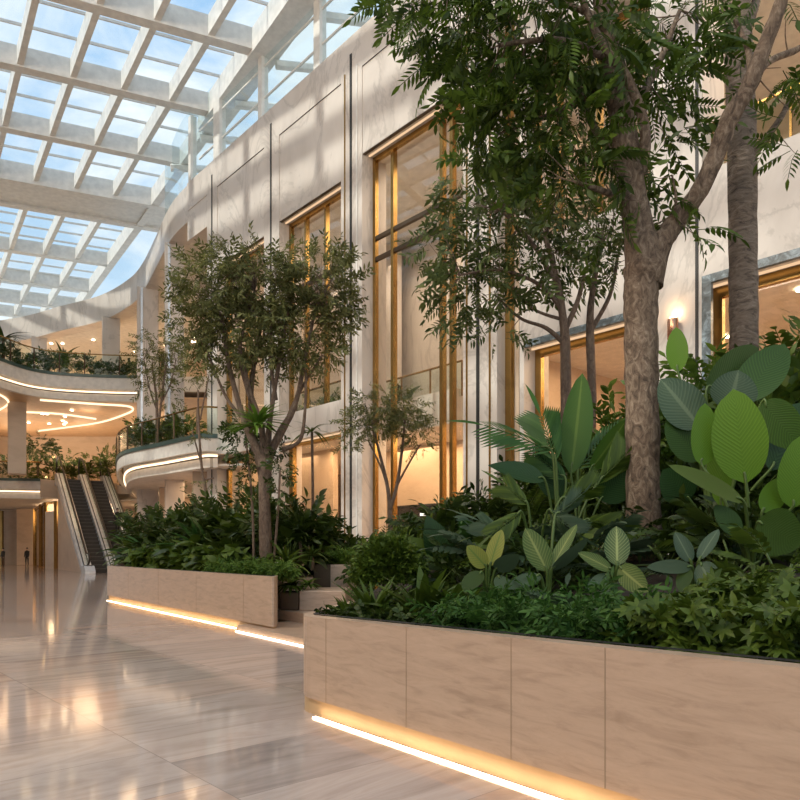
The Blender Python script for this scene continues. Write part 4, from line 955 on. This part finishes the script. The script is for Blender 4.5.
for i, (x, D_, rx, h, f, t, lab) in enumerate((
    (455, 10.2, .7, .75, L_DARK, SHR, 'dark shrub behind the large blade leaf'),
    (500, 10.4, .8, .95, L_DARK, SHR, 'dark shrub filling in below the arching palm fronds'),
    (548, 10.0, .8, 1.25, L_DARK, SHR, 'dark shrub under the torn banana leaf'),
    (600, 9.9, .8, 1.75, L_DARK, SHR, 'dark tall shrub just left of the rough trunk'),
    (625, 10.2, .8, 2.3, L_GREEN, SHR, 'leafy shrub seen past the rough trunk at lamp height'),
    (680, 9.6, .8, 1.6, L_DARK, SHR, 'dark shrub right of the rough trunk'),
    (700, 10.0, .7, 2.75, L_FRESH, TW_MID, 'light airy shrub beside the mirror edged opening'),
    (730, 8.6, .8, 1.2, L_DARK, SHR, 'dark shrub around the ringed trunk'),
    (790, 8.2, .9, 2.3, L_GREEN, WH, 'whorled leaf shrub at the frame edge below the shop window'),
    (785, 7.9, .8, 1.1, L_DARK, SHR, 'dark shrub behind the bright paddle leaves'),
    (800, 8.8, .7, 2.8, L_GREEN, TW_MID, 'tall airy shrub in front of the lit shop window'),
    (640, 8.3, .6, .5, L_DARK, SHR, 'low dark shrub around the rough trunk foot'),
    (545, 7.2, .5, .35, L_DARK, SHR, 'low dark shrub behind the tall veined plant stalk'),
    (420, 9.8, .6, .55, L_GREEN, SHR, 'mid green shrub behind the round clipped bush'),
    (470, 7.8, .5, .35, L_DARK, SHR, 'low dark shrub behind the yellow variegated leaves'),
    (720, 7.0, .6, .45, L_DARK, SHR, 'low dark shrub under the paddle leaf stalks'),
    (770, 6.9, .6, .45, L_DARK, SHR, 'low dark shrub at the paddle plant foot'))):
    sc = 2.2 if t is WH else 1.15
    shrub('shrub', lab, G1(x, D_), rx, h, t, int(150*h*rx/.6), f, sc, hollow=.3)

# ------------------------------------------------------------------ second planter
def G2t(x, t):
    r = (x-400)/F; s_ = (r*(A2.y+nz2.y*t)-A2.x-nz2.x*t)/(d2.x-r*d2.y); p = A2+d2*s_+nz2*t
    return Vector((p.x, p.y, soil2(p)))
nz2 = Vector((.806, .592)); d2 = (B2-A2).normalized()
def S2(name, x, t, lab, *a, **k): return rosette(name, lab, G2t(x, t), *a, **k)
k = 0
for x, D_, n, sc, f, pet, lab in (
    (134, 1.2, 24, .95, L_GREEN, .5, 'broad leaved plant at the far end beside the escalator foot'),
    (150, 1.3, 26, 1.0, L_DARK, .55, 'broad leaved plant second from the escalator end'),
    (142, 1.2, 24, .85, L_GREEN, .3, 'low broad leaved plant over the rim at the escalator end'),
    (166, 1.2, 26, .95, L_GREEN, .4, 'broad leaved plant over the rim in the far half'),
    (180, 1.9, 28, 1.15, L_DARK, .8, 'tall dark leaved plant behind the far half of the planter'),
    (196, 1.2, 26, .95, L_GREEN, .4, 'broad leaved plant over the rim in the planter middle'),
    (212, 1.8, 28, 1.1, L_DARK, .75, 'tall dark leaved plant behind the planter middle'),
    (228, 1.2, 24, .9, L_DARK, .45, 'broad leaved plant left of the moss like tuft'),
    (238, 2.0, 26, 1.1, L_GREEN, .8, 'tall broad leaved plant left of the multi-stemmed trunk'),
    (290, 2.0, 22, 1.0, L_DARK, .5, 'broad leaved plant right of the multi-stemmed trunk')):
    S2('broad_leaf_plant', x, D_, lab, n*2, BROAD, f, sc*1.25, (.1, 1.3), pet=pet*1.35)
for x, D_, n, sc, f, lab, st_ in (
    (300, 15.8, 46, 1.0, L_DARK, 'spiky dark leaved plant with a short stem behind the planter end', .6),
    (286, 14.6, 40, .95, L_GREEN, 'strap leaved plant behind the near end of the planter', .15),
    (322, 16.4, 44, .95, L_GREEN, 'spiky strap leaved plant above the small square planter', .4),
    (312, 15.2, 34, .75, L_DARK, 'small dark strap leaved plant between planter and pot', .2),
    (258, 14.9, 26, .8, L_GREEN, 'strap leaved plant below the multi-stemmed trunk', .1)):
    rosette('strap_leaf_plant', lab, G2(x, D_), n, STRAP, f, sc, (.1, 1.4), stem=st_)
rosette('feather_palm', 'thin stemmed palm standing before the low shop opening', P(312, 560, 17), 14, STRAP, L_GREEN, .9, (.1, 1.2), stem=3.1, cat='palm')
for x, y, n, sc, lab in ((150, 478, 16, 1.0, 'feathery palm rising at the escalator end of the planter'), (135, 500, 14, .9, 'arching palm touching the escalator side'), (205, 470, 16, 1.0, 'feathery palm in the middle of the far planter')):
    D_ = 19.0 if x < 200 else 17.4
    rosette('feather_palm', lab, G2t(x, 1.5), n, FERN, L_PALM, sc*1.25, (.5, 1.3), pet=.5, cat='palm')
for x, D_, rx, h, lab in ((145, 20.0, .9, 1.5, 'dark shrub at the escalator end of the far planter'), (175, 18.8, .9, 1.7, 'dark shrub in the far half of the far planter'), (210, 18.0, .9, 1.7, 'dark shrub in the middle of the far planter'), (240, 17.4, .9, 1.7, 'dark shrub behind the multi-stemmed trunk'), (275, 16.4, .8, 1.2, 'dark shrub right behind the multi-stemmed trunk'), (300, 16.8, .8, 1.2, 'dark shrub behind the spiky stemmed plant'), (335, 17.5, .7, 1.2, 'dark shrub behind the small square planter'), (375, 17.5, .9, 1.6, 'dark shrub at the foot of the small round crowned tree'), (395, 15.5, .9, 1.5, 'dark shrub between the round bush and the small tree'), (425, 14.5, .9, 1.7, 'dark shrub before the black shop counter'), (465, 13.5, .9, 1.9, 'dark shrub before the brass slot')):
    p = G2t(x, 2.5) if x < 310 else Vector(((x-400)/F*D_, D_, .1 if x > 350 else .5))
    shrub('shrub', lab, p, rx, h*(.95 if x < 310 else 1), SHF if x < 360 else SHR, 170, L_DARK if x != 425 else L_GREEN, 1.0 if x < 360 else 1.2, hollow=.3)
nz2 = Vector((.806, .592)); d2 = (B2-A2).normalized()
def strip2(s0, s1, t0, t1, n):
    out = []
    for i in range(n):
        p = A2+d2*random.uniform(s0, s1)+nz2*random.uniform(t0, t1); out.append((p.x, p.y, soil2(p)))
    return out
stuff('moss_tuft', 'fine bright green cushion along the near rim of the far planter', 'ground cover', strip2(7.2, 10.4, .35, .9, 900), FINE, leafmat('moss green', (.05, .11, .012), (.12, .2, .03), .6, .3), 1.25, (0, .2))
stuff('ground_cover', 'broad leafy fringe along the far planter rim', 'ground cover', strip2(.4, 7.2, .55, 1.3, 520), [T_whorl(5, .24, .13, .4, .3), T_whorl(4, .26, .15, .5, .2)], L_GREEN, 1.15, (.05, .55))
rosette('potted_plant', 'low leafy plant spilling over the dark square pot', P(291, 586, 14.1), 60, [T_leaf(.4, .09, 6, .2, .6, .7, .8)], L_GREEN, .95, (-.1, 1.2))
rosette('potted_plant', 'leafy plant over the travertine block next to the pot', P(308, 585, 14.4), 50, [T_leaf(.36, .08, 6, .2, .6, .7, .8)], L_FRESH, .8, (.0, 1.2))
stuff('ground_cover', 'fresh green tuft on the small square planter', 'ground cover', [(P(random.uniform(320, 352), 568, 16.5).x, random.uniform(16, 17), 1.17) for i in range(240)], FINE, L_FRESH, 1.3, (0, .25))
rosette('wiry_plant', 'thin dry twig plant standing on the travertine block', P(345, 592, 14.3), 7, [T_leaf(.5, .02, 5, .1, .3)], BARK3, .8, (.5, 1.3))

# ------------------------------------------------------------------ planting on the upper levels
def along(poly, n, off):
    q = inset(poly, off); pts = [Vector(p) for p in q]; ln = [0]
    for a, b in zip(pts[:-1], pts[1:]): ln.append(ln[-1]+(b-a).length)
    out = []
    for i in range(n):
        t = ln[-1]*(i+.5)/n; j = max(k_ for k_ in range(len(ln)) if ln[k_] <= t); j = min(j, len(pts)-2)
        out.append(pts[j].lerp(pts[j+1], (t-ln[j])/(ln[j+1]-ln[j])))
    return out
ordn = ['first', 'second', 'third', 'fourth', 'fifth', 'sixth', 'seventh', 'eighth', 'ninth', 'tenth', 'eleventh', 'twelfth', 'thirteenth', 'fourteenth', 'fifteenth', 'sixteenth', 'seventeenth', 'eighteenth']
sub = [p for p in B3 if p[1] > 42]
for i, p in enumerate(reversed(along(sub[:-2], 15, 1.0))):
    shrub('balcony_shrub', '%s bushy shrub from the column behind the curved upper balustrade' % ordn[i], (p.x, p.y, 13.8), .75, random.uniform(1.2, 1.75), SHF, 60, random.choice([L_DARK, L_GREEN, L_GREY]), .9, 'shrubs behind the curved upper balustrade', stems=3)
for i, (x, D_) in enumerate(((36, 49.6), (101, 50.6), (108, 50.6), (64, 50.2))):
    p = P(x, 370, D_); p.z = 13.9
    shrub('white_flower_clump', '%s white flower clump from the frame edge at the curved upper glass' % ordn[[0, 2, 3, 1][i]], p-Vector((0, .9, 0)) if False else (p.x, p.y-.25, 13.85), .35, .7, [T_whorl(5, .2, .14, .2, .3)], 16, PETAL, 1, 'white flower clumps at the curved upper glass', stems=2, cat='flowers')
for x, D_, s_ in ((3, 47, 1.3), (63, 51.5, 1.2), (97, 52.2, .75)):
    p = P(x, 350, D_); rosette('balcony_palm', {3: 'large spiky plant on the curved upper balcony at the frame edge', 63: 'spiky palm standing above the shrubs on the upper balcony', 97: 'small spiky plant by the upper balcony column'}[x], (p.x, p.y, 13.8), 26, STRAP, L_DARK, 2.0*s_, (.2, 1.4), stem=1.3*s_, cat='palm')
p = P(36, 470, 53.2+3)
tree('balcony_tree', 'round dark crowned tree behind the level two glass beside the ceiling column', (p.x, p.y, 7), [[(38, 476, 56, 2), (38, 460, 56, 1.6)]], [], [(38, 447, 15, 10, 56, 60), (32, 455, 12, 9, 56, 36), (47, 455, 10, 8, 56, 24)], SHF, L_DARK, BARK3, 1.1, 0)
for i, (x, D_, h) in enumerate(((4, 56, 2.0), (24, 58, 1.6), (60, 58, 2.0), (70, 59, 2.6), (80, 58.5, 2.0), (90, 59, 2.6), (99, 59, 2.9), (108, 57, 2.8), (116, 56, 2.4), (50, 60, 1.6))):
    p = P(x, 470, D_)
    shrub('balcony_shrub', '%s dark shrub from the frame edge on level two behind the escalator heads' % ordn[[0, 1, 3, 4, 5, 6, 7, 8, 9, 2][i]], (p.x, p.y, 6.95), .95, h, SHF, 60, [L_DARK, L_GREEN][i % 2], 1.0, 'shrubs on level two behind the escalators', stems=3)
for i, p in enumerate(along([q for q in B2b if 34.5 < q[1] < 40.5], 8, .9)):
    shrub('balcony_shrub', '%s leafy shrub from the escalator end on the balcony over the planter' % ordn[i], (p.x, p.y, 6.95), .7, 1.5+.7*(i == 1)+.5*(i == 0), SHF, 60, [L_DARK, L_GREEN, L_GREY][i % 3], .8, 'shrubs on the balcony over the planter', stems=3)
for i, x in enumerate((306, 318, 330, 338)):
    b = fp(Uv(x, -2.0), -2.0, 7.1)
    shrub('window_shrub', '%s dark shrub from the tree side behind the brass rail of the white band' % ordn[i], b, .6, 1.1+.2*(i % 2), SHF, 50, [L_DARK, L_GREEN][i % 2], .8, 'shrubs behind the brass rail', stems=3)
rosette('window_plant', 'dark broad leaved plant inside the tallest glazed bay', fp(Uv(405, -3.9), -3.9, 7.2), 22, BROAD, L_DARK, 1.9, (.2, 1.4), pet=1.0)
rosette('window_plant', 'smaller broad leaved plant beside the brass mullion inside the tallest bay', fp(Uv(386, -3.6), -3.6, 7.2), 18, BROAD, L_DARK, 1.6, (.2, 1.4), pet=.8)

# ------------------------------------------------------------------ lamps
sc_ = thing('wall_lamp', fp(U(676), .05, 6.7), 'small copper wall lamp glowing upward on the pilaster', 'lamp')
q = Vector(fp(U(676), .16, 6.62))
MB().lathe([(.11, 0), (.13, .03), (.13, .5), (.12, .52), (.11, .5)], q, 20).build('lamp_shade', simple('copper', (.55, .28, .17), .25, 1), sc_, True)
MB().fbox(U(676)-.05, U(676)+.05, 0, .1, 6.8, 6.9).build('bracket', BRONZE, sc_)
MB().lathe([(.02, .52), (.09, .52), (.09, .55), (.02, .56)], q, 14).build('bulb', emit('bulb', (1, .75, .45), 12), sc_)
def lamp(name, kind, loc, energy, col, **kw):
    l = bpy.data.lights.new(name, kind); l.energy = energy; l.color = col
    o = bpy.data.objects.new(name, l); COL.objects.link(o); o.location = loc
    for k_, v_ in kw.items():
        if k_ == 'rot': o.rotation_euler = v_
        else: setattr(l, k_, v_)
    return o
WARM = (1, .66, .38); WARM2 = (1, .78, .58)
lamp('wall_lamp_light', 'POINT', q+Vector((0, 0, .75))+Vector((NV.x, NV.y, 0))*.05, 6, WARM, shadow_soft_size=.06)
YAW = math.atan2(TU.y, TU.x)
for x, v, z, e, sx in ((240, -4, 6.1, 200, 4), (285, -2.2, 6.2, 120, 1.5), (320, -5, 6.1, 200, 3), (372, -3.4, 6.05, 220, 2.5), (400, -3.4, 6.05, 200, 2.5), (440, -3.6, 6.05, 120, 3), (340, -7.5, 6.1, 160, 3), (590, -4, 7.8, 330, 5), (800, -4, 7.8, 420, 6)):
    lamp('ceiling_light', 'AREA', fp(U(x), v, z), e, WARM, size=sx, rot=(0, 0, YAW))
for x, v, z, e, sx in ((245, -4, 15.5, 160, 4), (310, -4, 15.5, 170, 4), (360, -3.8, 16.3, 200, 4), (410, -3.6, 16.3, 200, 4), (450, -4.5, 16.3, 120, 4), (590, -5, 15.7, 110, 5), (800, -4, 15.7, 170, 5)):
    lamp('ceiling_light', 'AREA', fp(U(x), v, z), e, WARM2, size=sx, rot=(0, 0, YAW))
for x, y, z, e, s_ in ((-10, 42, 5.5, 300, 5), (-32, 62, 19, 500, 6), (-20, 58, 19, 500, 6), (-9, 42, 18.5, 300, 3)):
    lamp('ceiling_light', 'AREA', (x, y, z), e, WARM, size=s_)
for i, (x, y, z, e) in enumerate(((-13.5, -10, 20, 1200), (-18, 0, 21, 1200), (-20.5, 5, 21, 900), (-6, -14, 21, 1100))):
    l_ = lamp('fill_light', 'AREA', (x, y, z), e, (1, .83, .66), shape='RECTANGLE', size=9, size_y=6)  # unseen warm area lights added to brighten the facade and planting
    l_.rotation_euler = (Vector((2, 24, 8))-Vector((x, y, z))).to_track_quat('-Z', 'Y').to_euler()
for x, y, z, e in ((-36, 56, 11.7, 70), (-30, 54, 11.7, 70), (-24, 54, 11.7, 70), (-34, 62, 11.7, 70), (-27, 60, 11.7, 70), (-20, 57, 11.7, 70), (-38, 58, 5.3, 240), (-32, 64, 5.3, 240), (-28, 58, 5.3, 240), (-23, 64, 5.3, 240), (-17, 52, 5.3, 200)):
    lamp('ceiling_light', 'POINT', (x, y, z), e, WARM, shadow_soft_size=1.0)
for x, y, e in ((-31, 59, 520), (-20.5, 58, 300)): # unseen upward fill added to brighten the timber ceiling
    lamp('upward_fill', 'AREA', (x, y, 8.6), e, WARM2, size=9, rot=(math.pi, 0, 0))
nspot = 0
def downlights(pts, label):
    for p in pts:
        o = MB().lathe([(.12, 0), (.12, -.03), (.02, -.035)], p, 10).build('downlight', SPOTM); tag(o, label, 'downlight', label+'s')
downlights([fp(U(x), v, 16.66) for x in (735, 770, 800) for v in (-2.2, -4.4)], 'small recessed downlight in the ceiling behind the ringed trunk')
downlights([(random.uniform(-34, -20), random.uniform(52, 62), 12.15) for i in range(18)], 'tiny downlight in the warm timber ceiling')
downlights([(-23+random.uniform(-8, 6), random.uniform(57, 64), 19.3) for i in range(12)], 'tiny downlight in the ceiling behind the curved parapet')
downlights([fp(U(x), v, 7.97) for x in (560, 600, 640, 760, 800) for v in (-2.5, -5)], 'small recessed downlight inside the shop openings')
# lit shop signs and glints far away, as small added glowing beads
for i in range(26):
    x = random.uniform(-46, -15); o = MB().lathe([(.02, -.1), (.1, -.06), (.1, .06), (.02, .1)], (x, random.uniform(62, 65.5), random.uniform(7.6, 10.0)), 8).build('glint_bead', GLINT)
    tag(o, 'tiny glowing bead added as a far glint behind the level two shrubs', 'lamp', 'glowing beads on level two')

# sun and sky
sun = lamp('sun', 'SUN', (0, 0, 60), 3.2, (1, .93, .83), angle=R(2.5))
sd = Vector((.86, .38, -.95)); sun.rotation_euler = sd.to_track_quat('-Z', 'Y').to_euler()
wd = bpy.data.worlds.new('sky'); S.world = wd; wd.use_nodes = True; nt = wd.node_tree; nt.nodes.clear()
out = nt.nodes.new('ShaderNodeOutputWorld'); bg = nt.nodes.new('ShaderNodeBackground'); L(nt, bg.outputs[0], out.inputs[0])
tc = N(nt, 'ShaderNodeTexCoord'); sep = N(nt, 'ShaderNodeSeparateXYZ'); L(nt, tc.outputs['Generated'], sep.inputs[0])
grad = ramp(nt, sep.outputs[2], [(.0, (.62, .74, .84)), (.25, (.52, .71, .88)), (.6, (.30, .53, .82)), (1, (.22, .43, .75))])
mp = N(nt, 'ShaderNodeMapping'); mp.inputs['Scale'].default_value = (1, 1, 2.2); L(nt, tc.outputs['Generated'], mp.inputs[0])
no = N(nt, 'ShaderNodeTexNoise', Scale=4.5, Detail=8.0, Roughness=.6, Distortion=.4); L(nt, mp.outputs[0], no.inputs['Vector'])
cf = ramp(nt, no.outputs[0], [(.40, (.12, .12, .12)), (.62, (1, 1, 1))])
mx = N(nt, 'ShaderNodeMix', data_type='RGBA'); L(nt, cf, mx.inputs[0]); L(nt, grad, mx.inputs[6]); mx.inputs[7].default_value = (.93, .95, .97, 1)
L(nt, mx.outputs[2], bg.inputs[0]); bg.inputs[1].default_value = 1.0
